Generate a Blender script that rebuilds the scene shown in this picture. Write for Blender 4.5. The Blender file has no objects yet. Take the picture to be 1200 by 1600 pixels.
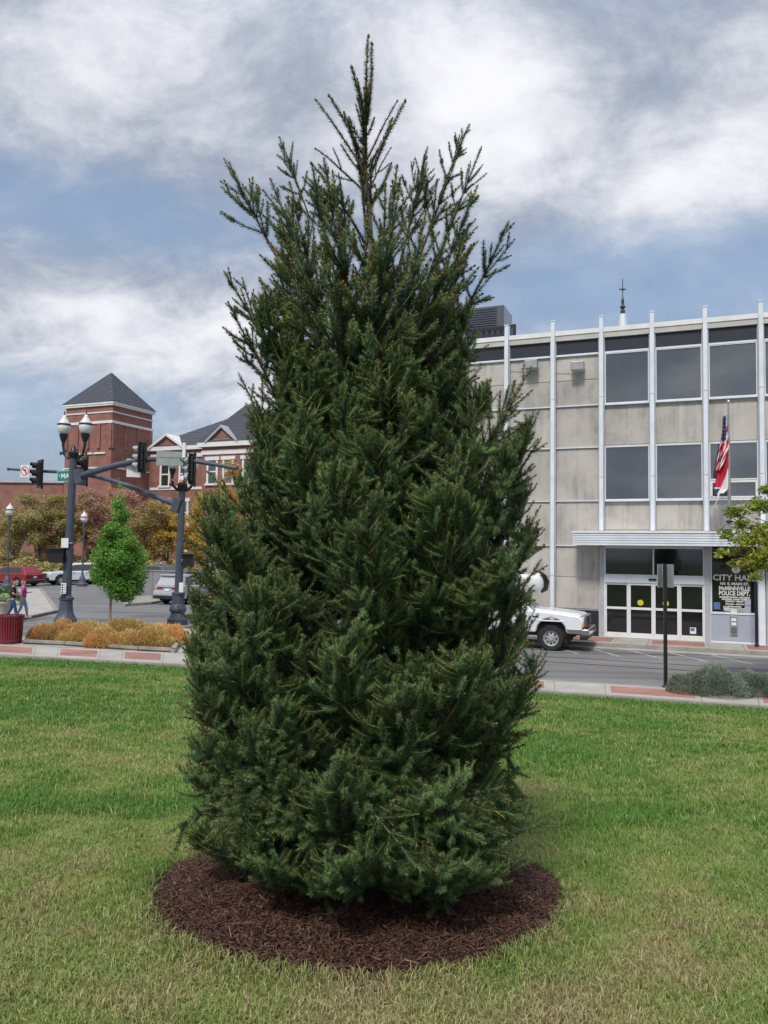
import bpy, math, random
import numpy as np
from mathutils import Vector, Matrix, Euler
R_ = math.radians
rnd = random.Random(7)
NR = np.random.default_rng(11)
sc = bpy.context.scene
C = sc.collection

# ------------------------------------------------------------------ camera
F = 1202.0; PITCH = R_(2.86); ROLL = R_(.75); EYE = 3.3
cd = bpy.data.cameras.new('camera'); cam = bpy.data.objects.new('camera', cd); C.objects.link(cam)
cam.matrix_world = Matrix.Translation((0, 0, EYE)) @ Matrix.Rotation(math.pi/2 + PITCH, 4, 'X') @ Matrix.Rotation(ROLL, 4, 'Z')
cd.sensor_fit = 'VERTICAL'; cd.sensor_height = 36; cd.lens = 36*F/1600; cd.clip_end = 3000; cd.clip_start = .05
sc.camera = cam
sc.render.resolution_x = 768; sc.render.resolution_y = 1024

# ------------------------------------------------------------------ sky and sun
SUN_EL, SUN_AZ = R_(52), R_(200)      # azimuth clockwise from +Y
w = bpy.data.worlds.new('World'); sc.world = w; w.use_nodes = True
nt = w.node_tree; N = nt.nodes; L = nt.links; N.clear()
def wn(t, **k):
    n = N.new(t)
    for a, b in k.items(): setattr(n, a, b)
    return n
def wm(op, a, b=None, c=None, clamp=False):
    n = N.new('ShaderNodeMath'); n.operation = op; n.use_clamp = clamp
    for i, v in enumerate((a, b, c)):
        if v is None: continue
        if isinstance(v, (int, float)): n.inputs[i].default_value = v
        else: L.new(v, n.inputs[i])
    return n.outputs[0]
def wmix(f, a, b):
    n = N.new('ShaderNodeMix'); n.data_type = 'RGBA'
    for s, v in ((0, f), (6, a), (7, b)):
        if isinstance(v, (tuple, list)): n.inputs[s].default_value = (*v, 1)
        elif isinstance(v, (int, float)): n.inputs[s].default_value = v
        else: L.new(v, n.inputs[s])
    return n.outputs[2]
def wmap(v, a, b, c=0, d=1):
    n = N.new('ShaderNodeMapRange'); n.interpolation_type = 'SMOOTHSTEP'
    L.new(v, n.inputs[0])
    for i, x in enumerate((a, b, c, d)): n.inputs[i+1].default_value = x
    return n.outputs[0]
sky = wn('ShaderNodeTexSky', sky_type='NISHITA', sun_disc=False, sun_elevation=SUN_EL, sun_rotation=SUN_AZ, air_density=1.2, dust_density=1.5)
tc = wn('ShaderNodeTexCoord'); sep = wn('ShaderNodeSeparateXYZ'); L.new(tc.outputs['Generated'], sep.inputs[0])
X, Y, Z = sep.outputs
zz = wm('ADD', wm('MAXIMUM', Z, 0.0), .62)
comb = wn('ShaderNodeCombineXYZ'); L.new(wm('DIVIDE', X, zz), comb.inputs[0]); L.new(wm('DIVIDE', Y, zz), comb.inputs[1])
comb.inputs[2].default_value = 3.7
def wnoise(scale, detail, rough, dist, off=0, sx=1, sy=1, src=None):
    m = wn('ShaderNodeMapping'); m.inputs['Location'].default_value = (off, off*.7, off*.3); m.inputs['Scale'].default_value = (sx, sy, 1)
    m.inputs['Rotation'].default_value = (0, 0, .35)
    L.new(src or comb.outputs[0], m.inputs[0])
    n = wn('ShaderNodeTexNoise'); n.inputs['Scale'].default_value = scale; n.inputs['Detail'].default_value = detail
    n.inputs['Roughness'].default_value = rough; n.inputs['Distortion'].default_value = dist
    L.new(m.outputs[0], n.inputs['Vector']); return n.outputs[0]
big = wnoise(1.3, 3, .5, .1, 5.2, .8, 1.2)
mid = wnoise(3.0, 9, .60, .3, 1.3, .85, 1.15)
fine = wnoise(9.5, 9, .66, .3, 9.1, .8, 1.1)
def blob(u, v, ru, rv):      # soft patch of sky round a direction (azimuth/elevation, degrees)
    az = R_(u); el = R_(v)
    A = wm('ARCTAN2', X, Y); E = wm('ARCSINE', Z)
    a = wm('DIVIDE', wm('SUBTRACT', A, az), R_(ru)); b = wm('DIVIDE', wm('SUBTRACT', E, el), R_(rv))
    return wm('EXPONENT', wm('MULTIPLY', wm('ADD', wm('MULTIPLY', a, a), wm('MULTIPLY', b, b)), -1.0))
# thin places where blue shows, thick bright places
thin = wm('ADD', wm('ADD', wm('MULTIPLY', blob(17, 19, 18, 4.5), .42), wm('MULTIPLY', blob(-24, 9, 24, 4), .34)),
          wm('ADD', wm('MULTIPLY', blob(-22, 22.5, 17, 3.6), .36), wm('MULTIPLY', blob(32, 14, 14, 6), .25)))
thick = wm('ADD', wm('ADD', wm('MULTIPLY', blob(7, 30, 10, 6), .30), wm('MULTIPLY', blob(-21, 31, 8, 4), .20)),
           wm('ADD', wm('MULTIPLY', blob(-17, 15.5, 11, 3), .26), wm('MULTIPLY', blob(24, 25, 12, 3.5), .16)))
cov = wm('ADD', wm('SUBTRACT', wm('ADD', wm('ADD', wm('MULTIPLY', big, .35), wm('MULTIPLY', mid, .45)), wm('MULTIPLY', fine, .2)), thin), wm('MULTIPLY', thick, .5))
mask = wmap(cov, .08, .48, .22, 1)
lum = wm('ADD', wm('ADD', wm('MULTIPLY', mid, .55), wm('MULTIPLY', fine, .45)), wm('MULTIPLY', thick, .62))
lf = wmap(lum, .41, .74)
grey = (1.62, 1.9, 2.42); white = (4.7, 4.7, 4.95)
ccol = wmix(lf, grey, white)
blue = wmix(.75, sky.outputs[0], (1.15, 1.68, 2.55))
col = wmix(mask, blue, ccol)
# an overcast sky brightens steadily towards the zenith
gain = wm('ADD', 1.0, wm('MULTIPLY', wmap(Z, .5, 1.0), 1.1))
vm = wn('ShaderNodeVectorMath', operation='SCALE'); L.new(col, vm.inputs[0]); L.new(gain, vm.inputs['Scale'])
bg = wn('ShaderNodeBackground'); bg.inputs[1].default_value = .1; L.new(vm.outputs[0], bg.inputs[0])
out = wn('ShaderNodeOutputWorld'); L.new(bg.outputs[0], out.inputs[0])
sl = bpy.data.lights.new('sun', 'SUN'); sl.energy = 1.5; sl.angle = R_(12); sl.color = (1, .96, .9)
so = bpy.data.objects.new('sun', sl); C.objects.link(so)
sd = Vector((math.sin(SUN_AZ)*math.cos(SUN_EL), math.cos(SUN_AZ)*math.cos(SUN_EL), math.sin(SUN_EL)))
so.rotation_euler = (-sd).to_track_quat('-Z', 'Y').to_euler(); so.location = (0, -10, 30)
vs = sc.view_settings; vs.view_transform = 'Standard'; vs.look = 'None'; vs.exposure = 1.02; vs.gamma = 1; vs.use_curve_mapping = False

# ------------------------------------------------------------------ helpers
CM = cam.matrix_world.to_3x3()
def ray(u, v): return CM @ Vector(((u-600)/F, -(v-800)/F, -1))
def G(u, v, z=0.0):
    d = ray(u, v); t = (z-EYE)/d.z; return Vector((d.x*t, d.y*t, z))
def AT(u, v, y):             # point at depth y
    d = ray(u, v); t = y/d.y; return Vector((d.x*t, y, EYE + d.z*t))
class MB:
    def __init__(s): s.v = []; s.f = []; s.m = []
    def add(s, vs, fs, m=0):
        o = len(s.v); s.v += [tuple(p) for p in vs]; s.f += [tuple(o+i for i in f) for f in fs]; s.m += [m]*len(fs); return s
    def box(s, a, b, m=0):
        x0, y0, z0 = a; x1, y1, z1 = b
        return s.add([(x0,y0,z0),(x1,y0,z0),(x1,y1,z0),(x0,y1,z0),(x0,y0,z1),(x1,y0,z1),(x1,y1,z1),(x0,y1,z1)],
                     [(0,3,2,1),(4,5,6,7),(0,1,5,4),(1,2,6,5),(2,3,7,6),(3,0,4,7)], m)
    def cbox(s, c, d, m=0): return s.box([c[i]-d[i]/2 for i in range(3)], [c[i]+d[i]/2 for i in range(3)], m)
    def tube(s, pts, rad, n=8, m=0, caps=True):
        pts = [Vector(p) for p in pts]
        if not isinstance(rad, (list, tuple)): rad = [rad]*len(pts)
        vs_, fs = [], []; up = Vector((.13, .21, 1)).normalized()
        for i, p in enumerate(pts):
            t = (pts[min(i+1, len(pts)-1)] - pts[max(i-1, 0)]).normalized()
            if abs(t.dot(up)) > .97: up = Vector((1, .1, .05)).normalized()
            a = t.cross(up).normalized(); b = t.cross(a)
            for k in range(n):
                q = 2*math.pi*k/n; vs_.append(p + (a*math.cos(q) + b*math.sin(q))*rad[i])
        for i in range(len(pts)-1):
            for k in range(n): fs.append((i*n+k, i*n+(k+1) % n, (i+1)*n+(k+1) % n, (i+1)*n+k))
        if caps: fs.append(tuple(range(n))[::-1]); fs.append(tuple(range((len(pts)-1)*n, len(pts)*n)))
        return s.add(vs_, fs, m)
    def lathe(s, prof, n=16, m=0, c=(0,0,0), axis='Z', flute=0, caps=True):
        vs_, fs = [], []
        for r, z in prof:
            for k in range(n):
                q = 2*math.pi*k/n; rr = r*(1-flute*(k % 2)); a, b = rr*math.cos(q), rr*math.sin(q)
                vs_.append({'Z': (c[0]+a, c[1]+b, c[2]+z), 'Y': (c[0]+a, c[1]+z, c[2]+b), 'X': (c[0]+z, c[1]+a, c[2]+b)}[axis])
        for i in range(len(prof)-1):
            for k in range(n): fs.append((i*n+k, i*n+(k+1) % n, (i+1)*n+(k+1) % n, (i+1)*n+k))
        if caps: fs.append(tuple(range(n))[::-1]); fs.append(tuple(range((len(prof)-1)*n, len(prof)*n)))
        return s.add(vs_, fs, m)
    def prism(s, poly, z0, z1, m=0):     # polygon in xy
        n = len(poly)
        return s.add([(x, y, z0) for x, y in poly] + [(x, y, z1) for x, y in poly],
                     [tuple(range(n))[::-1], tuple(range(n, 2*n))] + [(i, (i+1) % n, n+(i+1) % n, n+i) for i in range(n)], m)
    def build(s, name, mats, parent=None, loc=None, smooth=None, bevel=0, seg=2):
        me = bpy.data.meshes.new(name); me.from_pydata(s.v, [], s.f)
        for x in (mats if isinstance(mats, (list, tuple)) else [mats]): me.materials.append(x)
        if any(s.m): me.polygons.foreach_set('material_index', s.m)
        me.validate(); me.update()
        import bmesh
        b = bmesh.new(); b.from_mesh(me); bmesh.ops.recalc_face_normals(b, faces=b.faces); b.to_mesh(me); b.free()
        o = bpy.data.objects.new(name, me); C.objects.link(o)
        if smooth is not None:
            me.shade_smooth(); me.set_sharp_from_angle(angle=R_(smooth))
        if bevel:
            md = o.modifiers.new('bevel', 'BEVEL'); md.width = bevel; md.segments = seg; md.limit_method = 'ANGLE'; md.angle_limit = R_(35)
            md.harden_normals = False
        if parent: o.parent = parent
        if loc is not None: o.location = loc
        return o
def tag(o, label=None, cat=None, group=None, kind=None):
    for k, v in (('label', label), ('category', cat), ('group', group), ('kind', kind)):
        if v: o[k] = v
    return o
def thing(name, label, cat, loc=(0,0,0), rz=0, group=None):
    o = bpy.data.objects.new(name, None); C.objects.link(o); o.location = loc; o.rotation_euler = (0, 0, rz)
    o.empty_display_size = .2
    return tag(o, label, cat, group)
KIDS = {}
def dup(root, label=None, cat=None, group=None, loc=None, rz=None):
    def cp(o, par):
        c = o.copy(); C.objects.link(c)
        if par: c.parent = par
        for ch in [q for q in C.objects if q.parent == o]: cp(ch, c)
        return c
    r = cp(root, None); tag(r, label, cat, group)
    if loc is not None: r.location = loc
    if rz is not None: r.rotation_euler = (0, 0, rz)
    return r
def npmesh(name, V, FC, mats, parent=None, col=None, mi=None, smooth=False):
    me = bpy.data.meshes.new(name); V = np.asarray(V, np.float32); FC = np.asarray(FC, np.int32)
    k = FC.shape[1]; me.vertices.add(len(V)); me.vertices.foreach_set('co', V.ravel())
    me.loops.add(FC.size); me.loops.foreach_set('vertex_index', FC.ravel())
    me.polygons.add(len(FC)); me.polygons.foreach_set('loop_start', np.arange(0, FC.size, k, dtype=np.int32))
    for x in (mats if isinstance(mats, (list, tuple)) else [mats]): me.materials.append(x)
    if mi is not None: me.polygons.foreach_set('material_index', np.asarray(mi, np.int32))
    me.update(calc_edges=True)
    if col is not None:
        a = me.color_attributes.new('tint', 'FLOAT_COLOR', 'POINT'); c = np.ones((len(V), 4), np.float32); c[:, :3] = col
        a.data.foreach_set('color', c.ravel())
    if smooth: me.shade_smooth()
    o = bpy.data.objects.new(name, me); C.objects.link(o)
    if parent: o.parent = parent
    return o

# ------------------------------------------------------------------ materials
def mat(name, col, rough=.6, metal=0, var=0, vscale=3, bump=0, bscale=40, col2=None, spec=.5, vdetail=6, coat=0, stretch=(1,1,1), world=False, alpha=None):
    m = bpy.data.materials.new(name); m.use_nodes = True; t = m.node_tree; b = t.nodes['Principled BSDF']
    b.inputs['Base Color'].default_value = (*col, 1); b.inputs['Roughness'].default_value = rough; b.inputs['Metallic'].default_value = metal
    b.inputs['Specular IOR Level'].default_value = spec; b.inputs['Coat Weight'].default_value = coat
    src = None
    if var or bump or col2:
        if world: src = t.nodes.new('ShaderNodeNewGeometry').outputs['Position']
        else: src = t.nodes.new('ShaderNodeTexCoord').outputs['Object']
        mp = t.nodes.new('ShaderNodeMapping'); mp.inputs['Scale'].default_value = stretch; t.links.new(src, mp.inputs[0]); src = mp.outputs[0]
    if var or col2:
        n = t.nodes.new('ShaderNodeTexNoise'); n.inputs['Scale'].default_value = vscale; n.inputs['Detail'].default_value = vdetail; n.inputs['Roughness'].default_value = .6
        t.links.new(src, n.inputs['Vector'])
        r = t.nodes.new('ShaderNodeMapRange'); r.inputs[1].default_value = .32; r.inputs[2].default_value = .68; t.links.new(n.outputs[0], r.inputs[0])
        mx = t.nodes.new('ShaderNodeMix'); mx.data_type = 'RGBA'
        c2 = col2 or tuple(c*(1-var) for c in col); c1 = col if col2 else tuple(c*(1+var*.5) for c in col)
        mx.inputs[6].default_value = (*c1, 1); mx.inputs[7].default_value = (*c2, 1)
        t.links.new(r.outputs[0], mx.inputs[0]); t.links.new(mx.outputs[2], b.inputs['Base Color'])
    if bump:
        n2 = t.nodes.new('ShaderNodeTexNoise'); n2.inputs['Scale'].default_value = bscale; n2.inputs['Detail'].default_value = 5
        t.links.new(src, n2.inputs['Vector'])
        bp = t.nodes.new('ShaderNodeBump'); bp.inputs['Strength'].default_value = bump; bp.inputs['Distance'].default_value = .02
        t.links.new(n2.outputs[0], bp.inputs['Height']); t.links.new(bp.outputs[0], b.inputs['Normal'])
    return m
def tintmat(name, rough=.6, spec=.3, gain=1.0, trans=0.0):
    m = bpy.data.materials.new(name); m.use_nodes = True; t = m.node_tree; b = t.nodes['Principled BSDF']
    a = t.nodes.new('ShaderNodeAttribute'); a.attribute_name = 'tint'
    src = a.outputs[0]
    oi = t.nodes.new('ShaderNodeObjectInfo'); hs = t.nodes.new('ShaderNodeHueSaturation')
    mr = t.nodes.new('ShaderNodeMapRange'); mr.inputs[3].default_value = .8*gain; mr.inputs[4].default_value = 1.2*gain
    t.links.new(oi.outputs['Random'], mr.inputs[0]); t.links.new(mr.outputs[0], hs.inputs['Value']); t.links.new(src, hs.inputs['Color'])
    t.links.new(hs.outputs[0], b.inputs['Base Color']); b.inputs['Roughness'].default_value = rough; b.inputs['Specular IOR Level'].default_value = spec
    if trans:
        tr = t.nodes.new('ShaderNodeBsdfTranslucent'); t.links.new(hs.outputs[0], tr.inputs[0])
        ms = t.nodes.new('ShaderNodeMixShader'); ms.inputs[0].default_value = trans
        o = t.nodes['Material Output']; t.links.new(b.outputs[0], ms.inputs[1]); t.links.new(tr.outputs[0], ms.inputs[2]); t.links.new(ms.outputs[0], o.inputs[0])
    return m
def brickmat(name, c1, c2, mortar, bw=.22, bh=.075, rot=(0,0,0)):
    m = bpy.data.materials.new(name); m.use_nodes = True; t = m.node_tree; b = t.nodes['Principled BSDF']
    tcn = t.nodes.new('ShaderNodeTexCoord'); mp = t.nodes.new('ShaderNodeMapping')
    if rot[0]:               # walls: run the courses round corners
        sx_ = t.nodes.new('ShaderNodeSeparateXYZ'); cx_ = t.nodes.new('ShaderNodeCombineXYZ'); ad_ = t.nodes.new('ShaderNodeMath')
        t.links.new(tcn.outputs['Object'], sx_.inputs[0]); t.links.new(sx_.outputs[0], ad_.inputs[0]); t.links.new(sx_.outputs[1], ad_.inputs[1])
        t.links.new(ad_.outputs[0], cx_.inputs[0]); t.links.new(sx_.outputs[2], cx_.inputs[1]); t.links.new(cx_.outputs[0], mp.inputs[0])
    else: t.links.new(tcn.outputs['Object'], mp.inputs[0])
    br = t.nodes.new('ShaderNodeTexBrick'); br.inputs['Scale'].default_value = 1; br.inputs['Brick Width'].default_value = bw; br.inputs['Row Height'].default_value = bh
    br.inputs['Mortar Size'].default_value = .008; br.inputs['Color1'].default_value = (*c1, 1); br.inputs['Color2'].default_value = (*c2, 1); br.inputs['Mortar'].default_value = (*mortar, 1)
    t.links.new(mp.outputs[0], br.inputs[0])
    n = t.nodes.new('ShaderNodeTexNoise'); n.inputs['Scale'].default_value = .8; n.inputs['Detail'].default_value = 6; t.links.new(tcn.outputs['Object'], n.inputs[0])
    mr = t.nodes.new('ShaderNodeMapRange'); mr.inputs[1].default_value = .3; mr.inputs[2].default_value = .7; mr.inputs[3].default_value = .75; mr.inputs[4].default_value = 1.2; t.links.new(n.outputs[0], mr.inputs[0])
    hs = t.nodes.new('ShaderNodeHueSaturation'); t.links.new(br.outputs[0], hs.inputs['Color']); t.links.new(mr.outputs[0], hs.inputs['Value'])
    t.links.new(hs.outputs[0], b.inputs['Base Color']); b.inputs['Roughness'].default_value = .85
    return m
def stonemat():              # weathered precast panels: vertical dirt runs and blotches
    m = mat('stone panel', (.44, .405, .36), .8, bump=.15, bscale=60); t = m.node_tree; b = t.nodes['Principled BSDF']
    g = t.nodes.new('ShaderNodeNewGeometry')
    def no(sc_, loc, det=6):
        mp = t.nodes.new('ShaderNodeMapping'); mp.inputs['Scale'].default_value = sc_; mp.inputs['Location'].default_value = loc; t.links.new(g.outputs['Position'], mp.inputs[0])
        n = t.nodes.new('ShaderNodeTexNoise'); n.inputs['Scale'].default_value = 1; n.inputs['Detail'].default_value = det; n.inputs['Roughness'].default_value = .62; t.links.new(mp.outputs[0], n.inputs[0])
        r = t.nodes.new('ShaderNodeMapRange'); r.inputs[1].default_value = .4; r.inputs[2].default_value = .7; t.links.new(n.outputs[0], r.inputs[0]); return r.outputs[0]
    a = no((4.5, 4.5, .45), (0, 0, 0)); c = no((.9, .9, .8), (5, 2, 1))
    oi = t.nodes.new('ShaderNodeObjectInfo')
    mu = t.nodes.new('ShaderNodeMath'); mu.operation = 'MULTIPLY'; t.links.new(a, mu.inputs[0]); t.links.new(c, mu.inputs[1])
    ad = t.nodes.new('ShaderNodeMath'); ad.operation = 'MULTIPLY_ADD'; t.links.new(c, ad.inputs[0]); ad.inputs[1].default_value = .35; t.links.new(mu.outputs[0], ad.inputs[2]); ad.use_clamp = True
    mx = t.nodes.new('ShaderNodeMix'); mx.data_type = 'RGBA'; mx.inputs[6].default_value = (.49, .46, .42, 1); mx.inputs[7].default_value = (.25, .24, .228, 1)
    t.links.new(ad.outputs[0], mx.inputs[0])
    hs = t.nodes.new('ShaderNodeHueSaturation'); mr = t.nodes.new('ShaderNodeMapRange'); mr.inputs[3].default_value = .9; mr.inputs[4].default_value = 1.1
    t.links.new(oi.outputs['Random'], mr.inputs[0]); t.links.new(mr.outputs[0], hs.inputs['Value']); t.links.new(mx.outputs[2], hs.inputs['Color']); t.links.new(hs.outputs[0], b.inputs['Base Color'])
    return m
M = dict(
    alu=mat('pale painted aluminium', (.70, .74, .81), .45, .0, var=.12, vscale=1.5),
    alud=mat('dull aluminium', (.46, .47, .49), .5, .2, var=.15, vscale=2),
    white=mat('white paint', (.74, .74, .73), .5, var=.1, vscale=2),
    whitecar=mat('white car paint', (.72, .74, .77), .25, coat=.5, var=.03),
    silver=mat('silver car paint', (.50, .52, .55), .3, .35, coat=.5, var=.03),
    redcar=mat('red car paint', (.26, .012, .022), .25, .1, coat=.6, var=.05),
    greycar=mat('dark grey car paint', (.10, .11, .125), .28, .3, coat=.5, var=.05),
    navy=mat('dark navy panel', (.018, .021, .036), .45, var=.2, vscale=2),
    glass=mat('dark window glass', (.020, .027, .032), .04, spec=1.0, coat=1, var=.5, vscale=.45, world=True, bump=.012, bscale=.5),
    doorglass=mat('dark door glass', (.012, .012, .014), .05, spec=.9, var=.4, vscale=1.2),
    carglass=mat('car glass', (.012, .016, .018), .04, spec=.9, coat=.5),
    windshield=mat('green tinted windscreen', (.06, .11, .095), .06, spec=.9, coat=.5),
    rubber=mat('black rubber', (.018, .018, .019), .8, bump=.2, bscale=80),
    blackp=mat('black plastic', (.018, .019, .021), .5, var=.3),
    black=mat('black paint', (.012, .013, .015), .4, var=.2),
    pole=mat('slate blue painted steel', (.062, .075, .105), .5, var=.18, vscale=4),
    chrome=mat('chrome', (.62, .62, .62), .18, 1, var=.1, vscale=8),
    steel=mat('grey galvanised steel', (.35, .36, .37), .45, .5, var=.15),
    rim=mat('painted steel wheel', (.42, .43, .45), .4, .3, var=.3, vscale=10),
    amber=mat('amber lens', (.75, .27, .01), .25, coat=.5),
    lens=mat('clear lamp lens', (.6, .61, .6), .15, coat=.5),
    redlens=mat('red lamp lens', (.22, .006, .01), .25, coat=.5),
    globe=mat('white lamp globe', (.66, .66, .64), .35, var=.08),
    concrete=mat('sidewalk concrete', (.42, .395, .355), .85, col2=(.31, .29, .26), vscale=1.3, bump=.2, bscale=50, world=True),
    kerb=mat('kerb concrete', (.34, .31, .27), .9, col2=(.20, .185, .16), vscale=2.5, bump=.2, bscale=40, world=True),
    wallc=mat('grey concrete wall', (.23, .235, .25), .85, var=.15, vscale=.8, bump=.2),
    paver=brickmat('brick paving', (.36, .15, .115), (.29, .125, .10), (.30, .22, .19), .2, .1),
    brick=brickmat('red brick', (.29, .125, .095), (.24, .105, .082), (.25, .16, .13), .45, .16, (R_(90), 0, 0)),
    slate=mat('slate roof', (.055, .060, .072), .8, var=.12, vscale=3),
    stone=stonemat(), fascia=mat('weathered fascia', (.50, .48, .45), .75, var=.15, vscale=2), seam=mat('pale seam', (.55, .53, .49), .8), rope=mat('rope', (.3, .3, .3), .8), skin=mat('skin', (.52, .30, .22), .55), hair=mat('brown hair', (.16, .085, .045), .7),
    hairb=mat('light brown hair', (.33, .2, .11), .7),
    jean=mat('dark blue denim', (.03, .06, .15), .85, var=.2, vscale=20), jeanl=mat('light blue denim', (.25, .38, .5), .85, var=.2, vscale=20),
    tee=mat('black cotton', (.014, .014, .017), .85, var=.2), pink=mat('pink cotton', (.5, .07, .28), .85, var=.2, vscale=15),
    shirtprint=mat('pale shirt print', (.35, .34, .45), .8), bark=mat('bark', (.17, .125, .09), .9, var=.4, vscale=12, bump=.5, bscale=50),
    palebark=mat('pale bark', (.34, .27, .20), .9, var=.3, vscale=12, bump=.4), canred=mat('maroon enamel', (.16, .012, .022), .35, var=.15, vscale=5, coat=.3),
    green=mat('street sign green', (.0, .22, .17), .5), signw=mat('sign white', (.74, .74, .76), .5), signred=mat('sign red', (.6, .03, .03), .5),
    signback=mat('sign back aluminium', (.33, .37, .37), .45, .4, var=.15, vscale=4), ltext=mat('pale window lettering', (.72, .72, .70), .6),
    blue=mat('flag navy', (.03, .045, .16), .8), fred=mat('flag red', (.50, .015, .05), .8), fwhite=mat('flag white', (.7, .69, .68), .8),
    bluepaper=mat('blue notice paper', (.06, .16, .34), .6), bluegrey=mat('pale blue grey panel', (.36, .39, .46), .5, var=.08, vscale=2),
    copper=mat('dark green patina', (.035, .06, .055), .6, var=.3, vscale=8), paintw=mat('worn road paint', (.5, .5, .48), .8, col2=(.22, .22, .21), vscale=3, world=True),
    painty=mat('faded yellow road paint', (.30, .22, .12), .8, col2=(.13, .125, .115), vscale=2, world=True), soil=mat('soil', (.05, .035, .025), .95, var=.4, vscale=10, bump=.5),
    leaf=tintmat('leaf', .55, .3, 1, .42), needle=tintmat('spruce needle', .5, .35), blade=tintmat('grass blade', .6, .25, 1, .15), chip=tintmat('mulch chip', .85, .2), twig=tintmat('spruce twig', .85, .2),
    yellow=mat('yellow decal', (.6, .5, .03), .6),
)
M['glass'].node_tree.nodes['Principled BSDF'].inputs['IOR'].default_value = 1.9
M['glass'].node_tree.nodes['Bump'].inputs['Distance'].default_value = .6
# asphalt with patches, cracks of tone and a smoother wheel track
def asphalt():
    m = mat('asphalt', (.13, .13, .132), .85, bump=.3, bscale=120); t = m.node_tree; b = t.nodes['Principled BSDF']
    g = t.nodes.new('ShaderNodeNewGeometry'); mp = t.nodes.new('ShaderNodeMapping'); mp.inputs['Rotation'].default_value = (0, 0, R_(21.6)); mp.inputs['Scale'].default_value = (.12, 1.3, 1)
    t.links.new(g.outputs['Position'], mp.inputs[0])
    n = t.nodes.new('ShaderNodeTexNoise'); n.inputs['Scale'].default_value = 1; n.inputs['Detail'].default_value = 7; t.links.new(mp.outputs[0], n.inputs[0])
    cr = t.nodes.new('ShaderNodeValToRGB'); e = cr.color_ramp.elements; e[0].position = .33; e[0].color = (.115, .113, .113, 1); e[1].position = .68; e[1].color = (.205, .203, .203, 1)
    t.links.new(n.outputs[0], cr.inputs[0]); t.links.new(cr.outputs[0], b.inputs['Base Color']); return m
M['asphalt'] = asphalt()

# ------------------------------------------------------------------ ground, road, lawn
TH = R_(21.6); E1 = Vector((math.cos(TH), -math.sin(TH), 0)); E2 = Vector((math.sin(TH), math.cos(TH), 0))   # along / away from the street
gd = MB(); gd.box((-900, -300, -.6), (900, 1500, -.03)); tag(gd.build('ground', mat('distant ground', (.09, .10, .05), .95, col2=(.06, .07, .035), vscale=.05, world=True)), kind='structure')
rd = MB(); rd.prism([(-160, -60), (160, -60), (160, 110), (-160, 110)], -.02, 0); tag(rd.build('road', M['asphalt']), kind='structure')

LE = [(-60, 31.5), (-20, 23.6)] + [tuple(G(*q, .2))[:2] for q in ((0, 1024), (150, 1031), (300, 1040), (850, 1080), (1200, 1104))] + [(20, 11.4), (60, -4)]
lex = np.array([p[0] for p in LE]); ley = np.array([p[1] for p in LE])
def vnoise(x, y, seed=0):
    xi = np.floor(x).astype(np.int64); yi = np.floor(y).astype(np.int64); fx = x-xi; fy = y-yi
    fx = fx*fx*(3-2*fx); fy = fy*fy*(3-2*fy)
    def h(a, b):
        n = (a*374761393 + b*668265263 + seed*1442695041) & 0xffffffff; n = ((n ^ (n >> 13))*1274126177) & 0xffffffff
        return ((n ^ (n >> 16)) & 0xffff)/65535.0
    return (h(xi, yi)*(1-fx)+h(xi+1, yi)*fx)*(1-fy) + (h(xi, yi+1)*(1-fx)+h(xi+1, yi+1)*fx)*fy
def fbm(x, y, seed=0, o=4):
    a = 0; s = 0; k = 1.0
    for i in range(o): a = a + k*vnoise(x*2**i, y*2**i, seed+i*17); s += k; k *= .55
    return a/s
def lawn_z(x, y):
    x = np.asarray(x, float); y = np.asarray(y, float)
    ye = np.interp(x, lex, ley); t = np.clip((y-3.5)/np.maximum(ye-3.5, 1), -3, 1)
    z = .14 + 1.54*(1-t); z = np.where(t < 0, 1.68 + .09*np.minimum(-(y-3.5), 3)*.8, z)
    near = np.clip((ye-y)/1.5, 0, 1)
    return z + (fbm(x*.9, y*.9, 3)-.5)*.06*near
MC = (-.10, 3.94); MR = 1.01
xs = np.linspace(-40, 40, 201); gx = np.sign(xs)*np.abs(xs/40)**1.6*40
tt = np.linspace(0, 1, 121)**1.5
GX, TT = np.meshgrid(gx, tt); YE = np.interp(GX, lex, ley); GY = -3 + (YE+3)*TT
GZ = lawn_z(GX, GY)
nx, ny = len(gx), len(tt)
idx = np.arange(nx*ny).reshape(ny, nx)
FQ = np.stack([idx[:-1, :-1].ravel(), idx[:-1, 1:].ravel(), idx[1:, 1:].ravel(), idx[1:, :-1].ravel()], 1)
VV = np.stack([GX.ravel(), GY.ravel(), GZ.ravel()], 1)
def inblob(x, y, cx, cy, rx, ry): return np.exp(-((x-cx)/rx)**2 - ((y-cy)/ry)**2)
def green(x, y):             # 1 lush green .. 0 straw
    ye = np.interp(x, lex, ley)
    g = .66 + (fbm(x*.55, y*.55, 21)-.5)*1.1 + (fbm(x*2.6, y*2.2, 5)-.5)*.9
    g = g + (vnoise(x*7, y*7, 31)-.5)*.35 - .6*inblob(x, y, .45, 2.45, .9, .5) - .22*inblob(x, y, -.9, 2.9, .9, .45) - .2*inblob(x, y, 1.4, 3.4, .6, .9)
    g = g + .75*inblob(x, y, -1.9, 5.5, .85, .3) + .55*inblob(x, y, 1.75, 5.6, .6, .6) + .3*inblob(x, y, -1.5, 2.5, .45, .3) + .3*inblob(x, y, 1.35, 2.6, .35, .35)
    g = g + .8*np.clip(1-(ye-y)/2.6, 0, 1)**.6 + .12*np.clip((y-5)/8, 0, 1)
    g = g - .25*inblob(x, y, -3, 8.2, 3, 1.3)
    return np.clip(g, 0, 1)
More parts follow.
